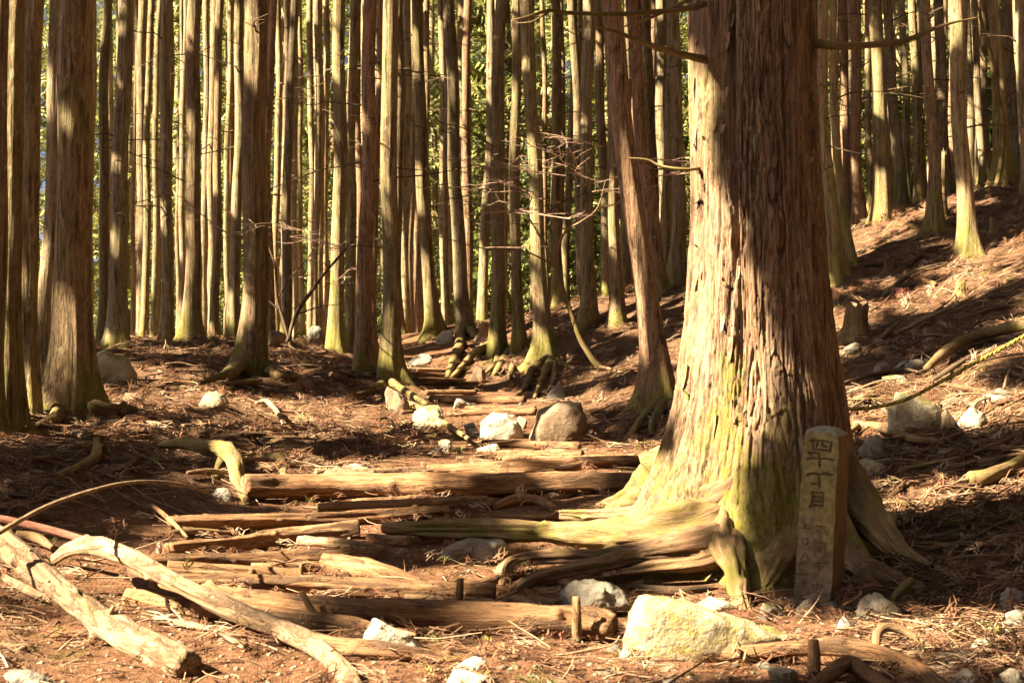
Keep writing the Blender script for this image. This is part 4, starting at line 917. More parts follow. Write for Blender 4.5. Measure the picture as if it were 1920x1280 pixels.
for k, (pix, th_, mt, lb) in enumerate([
 ([(470,1064),(590,1062),(715,1068)],[14,18,12],'log','half buried brown log between the peg and the wedge shaped slab'),
 ([(690,1008),(760,1014),(835,1008)],[16,20,12],'log','short crooked wood beside the broad grey rock'),
 ([(295,1004),(360,998),(430,1000)],[12,14,10],'root','root lying above the bent log at left'),
 ([(945,1122),(1040,1132),(1140,1128)],[14,18,12],'root','half buried root behind the upright stake'),
 ([(560,1014),(640,1020),(720,1030)],[18,22,14],'pale_log','pale split wood below the sawn end of bent log'),
 ([(930,968),(1010,972),(1100,964)],[12,16,12],'log','thin brown log above the long surface root'),
 ([(660,940),(740,936),(800,930)],[8,10,8],'log','thin branch above the square ended log'),
 ([(760,1118),(850,1124),(930,1130)],[10,14,10],'root','bent root below the pointed stake'),
 ([(1180,1100),(1260,1108),(1340,1100)],[12,16,10],'darkstem','dark root in the hollow below great cedar'),
 ([(1010,1078),(1090,1100),(1150,1096)],[12,15,10],'root','crooked root lying under the clawing surface roots')]):
    stick('fallen_branch', pix, th_, mt, lb, 'wood', None, .0, 14, 40, .25, 60+k, .0, knots=2)
for k in range(78):
    x = rng.uniform(1600, 1900); y = rng.uniform(470, 1060); L = rng.uniform(50, 150); a = rng.normal(-.35, .35); m_ = rng.normal()*14
    stick('fallen_branch', [(x-L*.5*math.cos(a), y-L*.5*math.sin(a)), (x+m_*.3, y+m_*.5), (x+L*.5*math.cos(a), y+L*.5*math.sin(a))], [3+4*(k % 5 == 0), 4.5+6*(k % 5 == 0), 2.5+2*(k % 5 == 0)], ['darkstem', 'root', 'log', 'darkstem'][k % 4], ['dark', 'mossy brown', 'brown', 'dark'][k % 4]+(' thick' if k % 5 == 0 else ' thin')+' fallen branch on the right slope '+near_name(G(x, y)), 'branch', 'fallen branches on the right slope', .03, 7, 16, .1, 80+k)
for k in range(52):
    x = rng.uniform(20, 720); y = rng.uniform(690, 900); L = rng.uniform(50, 140); a = rng.normal(.05, .3); m_ = rng.normal()*12
    stick('fallen_branch', [(x-L*.5*math.cos(a), y-L*.5*math.sin(a)), (x+m_*.3, y+m_*.5), (x+L*.5*math.cos(a), y+L*.5*math.sin(a))], [3+5*(k % 4 == 0), 5+7*(k % 4 == 0), 2.5+2*(k % 4 == 0)], ['darkstem', 'root', 'log'][k % 3], ['dark', 'mossy brown', 'brown'][k % 3]+(' thick' if k % 4 == 0 else ' thin')+' fallen branch on the left bank '+near_name(G(x, y)), 'branch', 'fallen branches on the left bank', .03, 7, 16, .1, 140+k)

# ------------------------------------------------------------------ stumps
def stump(px, py, wpx, hpx, mat, lb, nr=3, seed=0):
    g = G(px, py); s_ = g[1]/F; r, h = wpx*.5*s_, hpx*s_
    e = empty('tree_stump', g, lb, 'stump')
    z = np.linspace(-.1, h, 22); tt = np.linspace(0, 2*np.pi, 30, endpoint=False)
    rr = r*(np.interp(z, [-.1, 0, h*.4, h], [2.6, 1.9, 1.05, .9]))[:, None]*(1+.26*fbm(np.cos(tt)[None]*1.6+seed, np.sin(tt)[None]*1.6, z[:, None]*3/max(h, .1)*.4, 3, seed))
    zz = z[:, None]+(z[:, None]/h > .6)*(.16*h*noise(np.cos(tt)[None]*2.3+seed, np.sin(tt)[None]*2, 0, seed))
    V = np.stack([np.cos(tt)[None]*rr, np.sin(tt)[None]*rr, zz], -1).reshape(-1, 3); n_, m2 = len(z), len(tt)
    i, j = np.meshgrid(np.arange(n_-1), np.arange(m2), indexing='ij'); j2 = (j+1) % m2
    V = np.vstack([V, [[0, 0, h*.9]]]); k = np.arange(m2)
    fc = [np.stack([i*m2+j, i*m2+j2, (i+1)*m2+j2, (i+1)*m2+j], -1).reshape(-1, 4), np.c_[(n_-1)*m2+k, (n_-1)*m2+(k+1) % m2, np.full(m2, len(V)-1)]]
    link('bole', mesh_np('bole', V, fc, M[mat], attrs={'along': V[:, 2], 'ax': V[:, 0], 'ay': V[:, 1]}), e)
    for q in range(nr):
        a = seed+q*6.28/nr+.3*rng.normal(); L = r*(2.2+rng.random()); dx, dy = math.cos(a), math.sin(a)
        pp = [np.array([dx*t_*L, dy*t_*L, float(ground(g[0]+dx*t_*L, g[1]+dy*t_*L))-g[2]+.25*h*(1-t_)**2]) for t_ in (.2, .45, .7, 1.0)]
        link('root', wood_mesh('root', np.array(pp), [r*.8, r*.6, r*.4, r*.15], mat, 12, 20, .25, 6, seed+q), e)
stump(1606, 640, 44, 66, 'stub', 'cut mossy stump with spreading roots right of the great cedar', 4, 2)
stump(1668, 520, 24, 36, 'darkstem', 'small dark stump on the slope above the cut mossy one', 3, 3)
stump(1692, 555, 26, 14, 'redstem', 'low reddish rotten stump in the middle of the slope', 3, 4)
stump(1800, 560, 18, 34, 'stub', 'small broken stump on slope below the foremost trunk', 3, 5)
stump(1862, 440, 11, 32, 'stub', 'thin pointed stump on upper right slope', 2, 6)
stump(906, 640, 18, 34, 'pale_log', 'pale broken stump on the bank between curving and olive trunks', 3, 9)
stump(1770, 402, 8, 112, 'brown', 'tall thin broken stub behind the evenly dark slope trunk', 2, 10)

# ------------------------------------------------------------------ stones
def rock_mesh(sx, sy, sz, seed, mat, sub=4, rough=.25, facet=.5, boxy=1.0):
    bm_ = ICO[sub]; v = bm_[0].copy(); f = bm_[1]; v = np.sign(v)*np.abs(v)**boxy; v /= np.linalg.norm(v, axis=1).max()*.8
    n = fbm(v[:, 0]*1.1+seed*5.3, v[:, 1]*1.1, v[:, 2]*1.1, 3, seed)
    r = np.random.default_rng(seed); 
    d = 1+rough*n
    pl = r.normal(size=(9, 3)); pl /= np.linalg.norm(pl, axis=1)[:, None]; off = r.uniform(.55, .9, 9)
    v = v*d[:, None]
    for p, o_ in zip(pl, off):
        k = v@p-o_; k = np.clip(k, 0, None); v = v-min(.95, facet*1.5)*k[:, None]*p
    v = v/np.abs(v).max(0); v += (.05*fbm(v[:, 0]*4, v[:, 1]*4, v[:, 2]*4, 4, seed+2))[:, None]*v
    return mesh_np('stone', v*np.array([sx, sy, sz]), f, M[mat], sub > 2)
def _ico(sub):
    import bmesh
    b_ = bmesh.new(); bmesh.ops.create_icosphere(b_, subdivisions=sub, radius=1)
    v = np.array([x.co[:] for x in b_.verts]); f = np.array([[q.index for q in p.verts] for p in b_.faces]); b_.free(); return v, f
ICO = {k: _ico(k) for k in (1, 2, 3, 4, 5)}
def stone(px0, px1, py0, py1, mat, lb, seed, depth=1.0, cat='rock', name='rock', rot=0.0, tilt=0.0, sub=4, facet=.5, sink=.4, boxy=1.0):
    g = G((px0+px1)/2, py1-2); s_ = g[1]/F; a, h = (px1-px0)*.5*s_, (py1-py0)*s_
    me = rock_mesh(a*1.05, a*.75*depth, h*.5*(1+sink)*1.08, seed, mat, sub, facet=facet, boxy=boxy)
    ob = link(name, me, None, (g[0], g[1]+a*.55*depth, g[2]+h*(.5-sink*.5))); ob.rotation_euler = (0, tilt, rot)
    return tag(ob, lb, cat)
stone(1755, 1800, 765, 812, 'dark_rock', 'dark stone wedged against the pointed mossy boulder', 14)
stone(1796, 1860, 766, 805, 'pale_rock', 'pale stone right of the pointed mossy boulder', 15)
stone(1612, 1676, 822, 866, 'grey_rock', 'grey leaning stone behind the top of stone marker', 16, facet=.7)
stone(1612, 1666, 862, 890, 'moss_rock', 'flat mossy stone below the grey leaning one', 17)
stone(1655, 1715, 700, 722, 'moss_rock', 'flat tan stone under the dark curved branch', 18)
stone(1640, 1676, 682, 705, 'grey_rock', 'small blocky grey stone left of the flat tan stone', 19)
stone(1585, 1625, 645, 668, 'grey_rock', 'grey stone at the foot of the cut mossy stump', 20)
stone(1680, 1740, 676, 700, 'grey_rock', 'weathered stone half sunk above the flat tan stone', 21)
stone(1840, 1915, 730, 765, 'grey_rock', 'broad pale stone sunk in slope near right edge', 22)
stone(966, 990, 784, 806, 'pale_rock', 'small stone wedged between white and dark boulders', 25)
stone(870, 900, 796, 822, 'grey_rock', 'block stone left of the white boulder', 26, facet=.8)
stone(842, 884, 750, 772, 'grey_rock', 'triangular stone on the step above the white boulder', 27, facet=.8)
stone(768, 832, 758, 806, 'moss_rock', 'mossy dark boulder edging the left side of the path', 28, sub=5)
stone(722, 768, 730, 778, 'dark_rock', 'dark rock at the foot of the mossy footed trunk', 29)
stone(822, 850, 818, 850, 'pale_rock', 'pale upright stone left of lower boulder steps', 30)
stone(800, 835, 842, 860, 'grey_rock', 'small grey stone beside the pale upright one', 31)
stone(895, 950, 836, 852, 'white_rock', 'flat pale stone on the step below white boulder', 32)
stone(1003, 1080, 905, 938, 'white_rock', 'pale pointed stone lying on the long thick log', 33)
stone(640, 695, 868, 886, 'pale_rock', 'pale stone behind the bright log piece', 34)
stone(1030, 1180, 1098, 1156, 'grey_rock', 'low grey rock behind the stake of the nearest log', 36, .7, sub=5)
stone(830, 940, 1258, 1300, 'grey_rock', 'blue grey stone cut by the bottom edge', 38, facet=.7)
stone(845, 912, 1238, 1262, 'white_rock', 'white flat stone above the blue grey bottom stone', 39)
stone(372, 430, 738, 772, 'moss_rock', 'sunlit moss topped rock on the left bank', 41)
stone(762, 812, 666, 692, 'white_rock', 'pale slab lying at the top of the log steps', 42)
stone(812, 850, 622, 646, 'white_rock', 'white stone by roots where the path crests', 43)
stone(1025, 1062, 718, 752, 'grey_rock', 'grey stone in the bank below the clawing roots', 44, facet=.8)
stone(880, 912, 690, 720, 'dark_rock', 'dark stone under the hanging bank roots', 45)
stone(490, 535, 620, 652, 'dark_rock', 'dark rock at the foot of the bare shrub', 46)
stone(570, 605, 612, 640, 'grey_rock', 'grey rock on ridge right of bare shrub', 47)
stone(395, 440, 918, 940, 'white_rock', 'white stone by the gnarled arching root', 48)
stone(28, 56, 888, 904, 'pale_rock', 'small white stone near left edge in the litter', 49)
stone(0, 26, 900, 918, 'grey_rock', 'small grey stone touching the left edge', 50)
stone(288, 308, 1018, 1038, 'pale_rock', 'small white stone at left tip of the bent log', 51)
stone(1612, 1700, 1120, 1166, 'pale_rock', 'rounded pale stone right of the stone marker foot', 53, facet=.3)
stone(1494, 1532, 1124, 1154, 'pale_rock', 'rounded pale stone touching the marker front foot', 54, facet=.3)
stone(1300, 1396, 1126, 1152, 'pale_rock', 'long white stone behind the large pale boulder', 55)
stone(1422, 1458, 1136, 1158, 'pale_rock', 'small round stone left of the marker', 56, facet=.3)
stone(1880, 1930, 1105, 1150, 'grey_rock', 'grey rock cut by the right edge', 57)
stone(1890, 1940, 1150, 1190, 'grey_rock', 'lower grey rock cut by right edge', 58)
stone(1826, 1862, 1196, 1222, 'pale_rock', 'white stone near the thin pale stick at right', 59)
stone(1790, 1850, 1260, 1290, 'pale_rock', 'pale stone at bottom right of the curved log', 60)
stone(1880, 1930, 1252, 1285, 'pale_rock', 'pale stone in the bottom right corner', 61)
stone(1440, 1500, 1255, 1282, 'pale_rock', 'pale flat stone at bottom left of the post stub', 62)
stone(1220, 1260, 500, 530, 'pale_rock', 'pale sunlit rock beneath the small red bag', 63)
stone(0, 95, 1262, 1300, 'grey_rock', 'grey flat stone in the bottom left corner', 64)
def outline_rock(pix, lb, mat, seed, depth=.8, sub=3, rough=.03):
    """Boulder whose silhouette follows the given outline, with its own thickness front to back."""
    import bmesh
    pix = np.array(pix, float); yb = pix[:, 1].max(); cx_ = pix[:, 0].mean(); g = G(cx_, yb-4); w_ = (pix[:, 0].max()-pix[:, 0].min())*g[1]/F; d0 = g[1]+w_*depth*.42
    ctr = pix.mean(0); r = np.random.default_rng(seed); pp = []
    for dd, sc in ((-.42, .66), (-.25, .92), (.05, 1.0), (.3, .9), (.5, .6)):
        for q in pix:
            x, y = ctr+(q-ctr)*sc*(1+.05*r.normal()); pp.append(P(x, y+(4 if y > ctr[1] else 0), d0+dd*w_*depth)*1.0)
    pp = np.array(pp); o0 = pp.mean(0); pp = pp-o0
    low = pp[:, 2] < np.quantile(pp[:, 2], .4); pp[low, 2] -= .03
    b_ = bmesh.new(); [b_.verts.new(v) for v in pp]; r_ = bmesh.ops.convex_hull(b_, input=b_.verts)
    bmesh.ops.delete(b_, geom=[v for v in b_.verts if not v.link_faces], context='VERTS')
    bmesh.ops.triangulate(b_, faces=b_.faces)
    for _ in range(sub): bmesh.ops.subdivide_edges(b_, edges=[e_ for e_ in b_.edges if e_.calc_length() > w_*.035], cuts=1)
    bmesh.ops.triangulate(b_, faces=b_.faces)
    for _ in range(3): bmesh.ops.smooth_vert(b_, verts=b_.verts, factor=.45, use_axis_x=True, use_axis_y=True, use_axis_z=True)
    bmesh.ops.recalc_face_normals(b_, faces=b_.faces)
    b_.verts.ensure_lookup_table(); b_.normal_update()
    v = np.array([q.co[:] for q in b_.verts]); nn_ = np.array([q.normal[:] for q in b_.verts]); f = np.array([[q.index for q in p.verts] for p in b_.faces]); b_.free()
    k = 3.2/w_; v = v+nn_*(w_*rough*fbm(v[:, 0]*k, v[:, 1]*k, v[:, 2]*k, 5, seed, .55))[:, None]
    return tag(link('rock', mesh_np('rock', v, f, M[mat]), None, o0), lb, 'rock')
outline_rock([(1197,1114),(1174,1148),(1160,1192),(1165,1224),(1190,1242),(1300,1246),(1400,1230),(1470,1212),(1478,1192),(1400,1160),(1280,1124)], 'large pale boulder with yellow lichen in the right foreground', 'lichen_rock', 5, .5, 3)
outline_rock([(1340,1160),(1330,1215),(1400,1222),(1480,1208),(1498,1195),(1440,1172)], 'low mossy rock tailing off right of the large pale boulder', 'moss_rock', 6, .6)
outline_rock([(1676,727),(1660,765),(1658,800),(1680,816),(1750,820),(1788,812),(1782,785),(1755,752),(1718,742)], 'tall pointed mossy boulder on the slope under the rope', 'moss_rock', 7, .7)
outline_rock([(925,774),(902,792),(896,812),(910,824),(960,828),(982,812),(975,790),(950,777)], 'bright rounded white boulder in the middle of the path', 'white_rock', 8, .9)
outline_rock([(1045,750),(1010,775),(988,810),(990,832),(1060,836),(1104,815),(1104,780),(1085,756)], 'big dark boulder on right side of path by the white one', 'dark_rock', 9, .8)
outline_rock([(880,1004),(830,1025),(815,1052),(870,1060),(930,1052),(965,1035),(945,1012)], 'broad grey rock in the steps below the long root', 'grey_rock', 10, .6)
outline_rock([(704,1160),(682,1188),(674,1218),(740,1224),(812,1218),(770,1186)], 'white wedge shaped stone in front of the sloping log', 'white_rock', 11, .7)
outline_rock([(195,652),(170,672),(166,712),(200,726),(245,720),(258,700),(240,672)], 'mossy boulder in front of pale banded tree at left', 'moss_rock', 12, .8)
outline_rock([(1580,1150),(1562,1180),(1600,1188),(1618,1180)], 'bright angular stone in front of the stone marker', 'white_rock', 13, .7, 2)
# pebbles: shared shapes
PB = [rock_mesh(1, .8, .55, 200+k, ['pebble', 'grey_rock', 'pebble', 'moss_rock'][k % 4], 3, facet=.4) for k in range(10)]
PB2 = [rock_mesh(1, .8, .6, 230+k, ['pale_rock', 'grey_rock', 'pale_rock'][k % 3], 2, facet=.4) for k in range(6)]
PBC = {m.name: ['pale', 'grey', 'buff', 'mossy'][k % 4] for k, m in enumerate(PB)}
def pebbles(n, box, rmin, rmax, lb, group):
    for k in range(n):
        g = G(rng.uniform(box[0], box[1]), rng.uniform(box[2], box[3])); r = rmin+(rmax-rmin)*rng.random()**2.2
        ob = link('pebble', PB[rng.integers(0, 10)], None, g+(0, 0, r*.02)); ob.scale = (r, r, r*(.7+.5*rng.random())); ob.rotation_euler = (rng.normal()*.25, rng.normal()*.25, rng.random()*6.28)
        tag(ob, ('larger ' if r > .5*(rmin+rmax) else 'small ')+PBC[ob.data.name]+' '+lb+' '+near_name(ob.location), 'stone', group)
pebbles(75, (1400, 1760, 1120, 1190), .014, .045, 'stone in the gravelly patch', 'stones around the stone marker')
pebbles(55, (930, 1500, 1215, 1285), .012, .05, 'stone on trodden soil', 'stones on the lower path')
pebbles(40, (1750, 1930, 1130, 1290), .012, .045, 'stone in the litter', 'stones at lower right')
pebbles(22, (260, 560, 1180, 1260), .01, .022, 'stone chip on bare soil', 'stone chips at lower left')
pebbles(26, (770, 1000, 640, 850), .02, .06, 'stone on the upper path', 'stones on the upper steps')
pebbles(12, (1600, 1900, 640, 900), .02, .06, 'stone half hidden in slope litter', 'stones on the right slope')

# ------------------------------------------------------------------ litter, twigs, gravel (beyond counting)
def scatter(n, ymin, ymax, pw=2.0, xpad=1.0):
    """Ground points in the view wedge, denser close by."""
    u = rng.random(n); y = 1/((1-u)/ymin+u/ymax) if pw == 2 else ymin*(ymax/ymin)**u
    x = (rng.random(n)*2-1)*(.37*y+xpad); return x, y
def slope_n(x, y):
    e_ = .08; z = ground(x, y); return z, np.c_[-(ground(x+e_, y)-z)/e_, -(ground(x, y+e_)-z)/e_, np.ones(len(x))]
tp2, tf2 = [], []
for q in range(8):
    a0 = rng.uniform(0, .45); an = rng.normal()*.55; ln = rng.uniform(.35, .75); cv = rng.normal()*.5; wd = .011+.009*rng.random(); zz0 = rng.uniform(-.02, .08)
    p = np.array([a0, rng.normal()*.05]); row = []
    for i in range(3):
        dr_ = np.array([math.cos(an), math.sin(an)]); pr_ = np.array([-dr_[1], dr_[0]])*wd*(1-i*.3); row.append((p-pr_, p+pr_, zz0+.07*math.sin(i*1.5+q))); p = p+dr_*ln/2; an += cv/2
    for i in range(2):
        k = len(tp2); (l0, r0_, z0), (l1, r1, z1) = row[i], row[i+1]
        tp2 += [(*l0, z0), (*r0_, z0), (*r1, z1), (*l1, z1)]; tf2 += [(k, k+1, k+2), (k, k+2, k+3)]
GV, GF = SPV, SPF
SPV, SPF = np.array(tp2), np.array(tf2)
x, y = scatter(36000, 5.2, 30, 1)
td = traildist(x, y)+.3*noise(x*1.5, y*1.5, 0, 61); k = rng.random(len(x)) < .26+.74*sstep(.9, 1.5, td); k &= rng.random(len(x)) < .35+.65*sstep(-.25, .25, noise(x*.9, y*.9, 0, 62)+.1)
x, y = x[k], y[k]; z, nn = slope_n(x, y); n = len(x)
az = rng.random(n)*6.28; D = np.c_[np.cos(az), np.sin(az)*.8, .10*rng.normal(size=n)+.08]; D[:, 2] -= (D[:, 0]*nn[:, 0]+D[:, 1]*nn[:, 1])
V, Fc = sprays(np.c_[x, y, z+.012+.03*rng.random(n)], D, (.09+.18*rng.random(n)**1.5)*(.8+y/32), nn, .35)
pal = np.array([[.17,.085,.045],[.26,.15,.085],[.36,.245,.16],[.10,.05,.03],[.21,.105,.062],[.13,.06,.035],[.19,.155,.05]])
col = np.repeat(pal[rng.choice(7, n, p=[.2,.17,.15,.17,.14,.13,.04])]*(.65+.7*rng.random((n, 1))), len(SPV), 0)
NLV = len(SPV); SPV, SPF = GV, GF
o = link('needle_litter', mesh_np('needle_litter', V, Fc, M['litter'], False, cols=col)); o['kind'] = 'stuff'; o['label'] = 'reddish brown dead cedar sprays covering the forest floor'
def twigs(n, ymin, ymax, lmin, lmax, pal, keep):
    x, y = scatter(n, ymin, ymax, 1); td = traildist(x, y)+.3*noise(x*1.5, y*1.5, 0, 63)
    k = rng.random(n) < keep+(1-keep)*sstep(.8, 1.4, td); x, y = x[k], y[k]; n = len(x)
    L = lmin+(lmax-lmin)*rng.random(n)**2; az = rng.normal(0, .9, n)+np.where(x > 2, .35, -.1)+np.pi*(rng.random(n) < .5); bend = rng.normal(0, .22, n)
    m = 5; t = np.linspace(-.5, .5, m)
    ang = az[:, None]+bend[:, None]*t*3
    px = x[:, None]+np.cumsum(np.cos(ang)*L[:, None]/m, 1)-L[:, None]*.5*np.cos(az)[:, None]; py = y[:, None]+np.cumsum(np.sin(ang)*L[:, None]/m, 1)-L[:, None]*.5*np.sin(az)[:, None]
    tilt = rng.normal(0, .08, n); pz = ground(px, py)+.012+.03*rng.random(n)[:, None]+np.abs(tilt)[:, None]*L[:, None]*(t+.5)*1.2
    C = np.stack([px, py, pz], -1); r = (.0025+.0045*rng.random(n)*np.sqrt(L/lmax))*(1+y/28)
    T_ = np.gradient(C, axis=1); T_ /= np.linalg.norm(T_, axis=2)[..., None]; A = np.cross(T_, [0, 0, 1.0]); A /= np.linalg.norm(A, axis=2)[..., None]+1e-9; B = np.cross(A, T_)
    rr = r[:, None, None]*np.linspace(1, .5, m)[None, :, None]
    R3 = [A*math.cos(q)*rr+B*math.sin(q)*rr for q in (.5, 2.6, 4.7)]
    V = np.stack([C+q for q in R3], 2)                        # n,m,3,3
    i, j = np.meshgrid(np.arange(m-1), np.arange(3), indexing='ij'); j2 = (j+1) % 3
    q = np.stack([i*3+j, i*3+j2, (i+1)*3+j2, (i+1)*3+j], -1).reshape(-1, 4)
    Fc = (q[None]+(np.arange(n)*m*3)[:, None, None]).reshape(-1, 4)
    col = np.repeat(pal[rng.integers(0, len(pal), n)]*(.75+.5*rng.random((n, 1))), m*3, 0)
    return V.reshape(-1, 3), Fc, col
TP = np.array([[.30,.19,.115],[.40,.29,.19],[.22,.13,.075],[.15,.09,.05],[.36,.23,.15]])
a1 = twigs(16000, 5.2, 34, .08, .55, TP, .12)
o = link('fallen_twigs', mesh_np('fallen_twigs', a1[0], a1[1], M['litter'], True, cols=a1[2])); o['kind'] = 'stuff'; o['label'] = 'thin dry twigs strewn over the forest floor'
# longer sticks, one object each, from shared shapes
SK = []
for k in range(8):
    ln = 1.0; pp = [(-.5, 0, 0)]+[(-.5+i*.25, random.uniform(-.06, .06), random.uniform(0, .05)) for i in (1, 2, 3)]+[(.5, random.uniform(-.1, .1), random.uniform(0, .06))]
    pr = [tube(pp, [.012, .011, .010, .008, .004], 6, 14, .15, 8, k)]
    for q in range(random.randint(0, 2)):
        i = random.randint(1, 3); p = np.array(pp[i]); d = np.array([.2, random.choice([-1, 1])*.13, .03]); pr.append(tube([p, p+d*.6, p+d], [.006, .004, .002], 5, 5, 0))
    V, Fc = merge(pr); SK.append(V); SK[-1] = mesh_np('fallen_stick', V, Fc, M[['root', 'log', 'pale_log', 'darkstem'][k % 4]], attrs={'along': V[:, 0], 'ax': V[:, 1], 'ay': V[:, 2]})
SKC = {m.name: ['brown', 'tan', 'pale', 'dark'][k % 4] for k, m in enumerate(SK)}
def sticks(n, box, lb, group, lmin=.4, lmax=1.3, bias=.25):
    for k in range(n):
        g = G(rng.uniform(box[0], box[1]), rng.uniform(box[2], box[3])); L = lmin+(lmax-lmin)*rng.random()**1.6
        a = rng.normal(bias, .5); e_ = L*.45; dz = (float(ground(g[0]+math.cos(a)*e_, g[1]+math.sin(a)*e_))-float(ground(g[0]-math.cos(a)*e_, g[1]-math.sin(a)*e_)))
        ob = link('fallen_stick', SK[rng.integers(0, 8)], None, g+(0, 0, .03)); ob.scale = (L, L, L*.9); ob.rotation_euler = (0, -math.atan2(dz, 2*e_)+rng.normal()*.04, a)
        tag(ob, ('long ' if L > .5*(lmin+lmax) else 'short ')+SKC[ob.data.name]+' '+lb+' '+near_name(ob.location), 'stick', group)
sticks(112, (1590, 1930, 420, 1080), 'dry stick on the slope', 'dry sticks on the right slope')
sticks(36, (0, 700, 660, 860), 'dry stick on the left bank', 'dry sticks on the left bank')
sticks(26, (0, 420, 860, 1010), 'dry stick in litter', 'dry sticks at lower left', .3, .8)
sticks(24, (1010, 1250, 640, 850), 'dry stick on the bank', 'dry sticks on the right bank', .4, 1.2, .6)
sticks(16, (1600, 1900, 1080, 1250), 'dry stick among stones', 'dry sticks at lower right', .2, .6)
# gravel on the trodden soil
n = 9000; x, y = scatter(n, 5.2, 13, 1); k = rng.random(n) < .04+.96*(1-sstep(.5, 1.2, traildist(x, y)+.3*noise(x*2, y*2, 0, 64))); k |= (x > 1.0) & (y < 7.9) & (rng.random(n) < .6); x, y = x[k], y[k]; n = len(x)
v0, f0 = ICO[1]; v0 = v0*np.array([1, .85, .6]); v0 = v0*(1+.2*noise(v0[:, 0]*1.5, v0[:, 1]*1.5, v0[:, 2]*1.5, 4))[:, None]; nv = len(v0)
_s = .004+.013*rng.random(n)**3; a = rng.random(n)*6.28; ca, sa = np.cos(a), np.sin(a)
Vx = (v0[None, :, 0]*ca[:, None]-v0[None, :, 1]*sa[:, None])*_s[:, None]+x[:, None]; Vy = (v0[None, :, 0]*sa[:, None]+v0[None, :, 1]*ca[:, None])*_s[:, None]+y[:, None]; Vz = v0[None, :, 2]*_s[:, None]+ground(x, y)[:, None]+.001
gp_ = np.array([[.26,.19,.125],[.20,.115,.07],[.32,.26,.19],[.16,.085,.05],[.26,.17,.11]])
o = link('gravel', mesh_np('gravel', np.stack([Vx, Vy, Vz], -1).reshape(-1, 3), (f0[None]+(np.arange(n)*nv)[:, None, None]).reshape(-1, 3), M['litter'], True, cols=np.repeat(gp_[rng.integers(0, 5, n)], nv, 0))); o['kind'] = 'stuff'; o['label'] = 'gravel and crumbs on the trodden path'

# ------------------------------------------------------------------ bare saplings and twigs
def twig_fan(p, d, L, n, r=.004, spread=.5, lev=2):
    """Nearly horizontal zigzag twig with side shoots, as tubes."""
    out = []; pt = [np.array(p, float)]; d = np.array(d, float)/np.linalg.norm(d)
    for i in range(n):
        d = d+rng.normal(size=3)*np.array([.16, .16, .08]); d[2] = d[2]*.85+.02; d /= np.linalg.norm(d); pt.append(pt[-1]+d*L/n)
    out.append(tube(np.array(pt), np.linspace(r, r*.4, n+1), 4, n+1, caps=False, smoothpath=False))
    if lev > 0:
        for i in range(1, n+1):
            if rng.random() < .8:
                dd = d+np.array([rng.normal()*spread*1.6, rng.normal()*spread*1.6, rng.normal()*.15]); out += twig_fan(pt[i], dd, L*.5*(.5+.6*rng.random()), max(2, n-2), r*.6, spread, lev-1)
    return out
def wmesh(name, parts, mat):
    V, Fc = merge(parts); return mesh_np(name, V, Fc, M[mat], attrs={'along': V[:, 0], 'ax': V[:, 1], 'ay': V[:, 2]})
ds = 19.5; sb = G(1135, 693); ds = sb[1]
sap = empty('bare_sapling', sb, 'slender bare forked sapling with pale pink twigs beside the leaning tree', 'sapling')
PS = lambda x_, y_, dd=0.0: P(x_, y_, ds+dd)-sb
stems = [([PS(1140,700),PS(1115,678),PS(1090,640),PS(1075,600),PS(1058,550),PS(1042,500)],[.045,.045,.04,.036,.032,.028]),
         ([PS(1042,500),PS(1025,465),PS(1005,430),PS(990,400,.1),PS(1000,360,.2)],[.026,.02,.016,.012,.006]),
         ([PS(1042,500),PS(1046,465),PS(1062,432),PS(1090,415,-.1),PS(1120,390,-.2),PS(1135,340,-.2)],[.024,.02,.016,.013,.010,.005]),
         ([PS(1042,500),PS(1010,482),PS(980,470,-.2),PS(940,468,-.3),PS(890,463,-.4),PS(830,445,-.4),PS(780,436,-.4)],[.016,.012,.010,.009,.008,.006,.003])]
for pp, rr_ in stems: link('stem', wood_mesh('stem', np.array(pp), rr_, 'mossroot' if rr_[0] > .04 else 'root', 8, 26, .1, 4, 3), sap)
for x0, y0, dx, L in [(1000,360,-1,1.0),(1000,400,-1,.9),(990,330,-1,.9),(1060,330,-1,1.1),(1090,300,-1,1.0),(1110,360,1,.7),(1120,340,-1,1.0),(1120,390,1,.6),(1050,380,-1,1.2),(1010,420,-1,1.0),(930,320,-1,.7),(1150,310,1,.5),
                      (960,400,-1,.8),(1070,410,-1,1.0),(1130,275,-1,.8),(1080,350,1,.6),(900,465,1,.6),(1200,300,1,.6),(1230,330,1,.5),(880,350,-1,.5),(1000,310,-1,1.0),(1100,400,-1,.9)]:
    link('twig', wmesh('twig', twig_fan(PS(x0, y0, rng.normal()*.4), (dx, rng.normal()*.5, .12), L*1.15, 7, .0085), 'twig'), sap)
sb2 = G(545, 655); shr = empty('bare_shrub', sb2, 'dark leafless shrub with crossing stems left of mossy trunk', 'shrub'); d_ = sb2[1]
PS = lambda x_, y_, dd=0.0: P(x_, y_, d_+dd)-sb2
for pp, rr_ in [([PS(548,660),PS(535,610),PS(520,560),PS(516,500),PS(500,450),PS(496,420)],[.03,.028,.024,.02,.014,.006]), ([PS(540,640),PS(555,590),PS(585,545),PS(615,505),PS(650,465),PS(668,440)],[.035,.033,.03,.024,.018,.008]),
                ([PS(522,580),PS(505,565),PS(496,560)],[.02,.014,.008]), ([PS(520,560),PS(545,520),PS(580,480),PS(610,420)],[.016,.012,.009,.004]), ([PS(555,590),PS(600,575),PS(640,570)],[.014,.010,.005])]:
    link('stem', wood_mesh('stem', np.array(pp), rr_, 'darkstem', 7, 24, .15, 4, 5), shr)
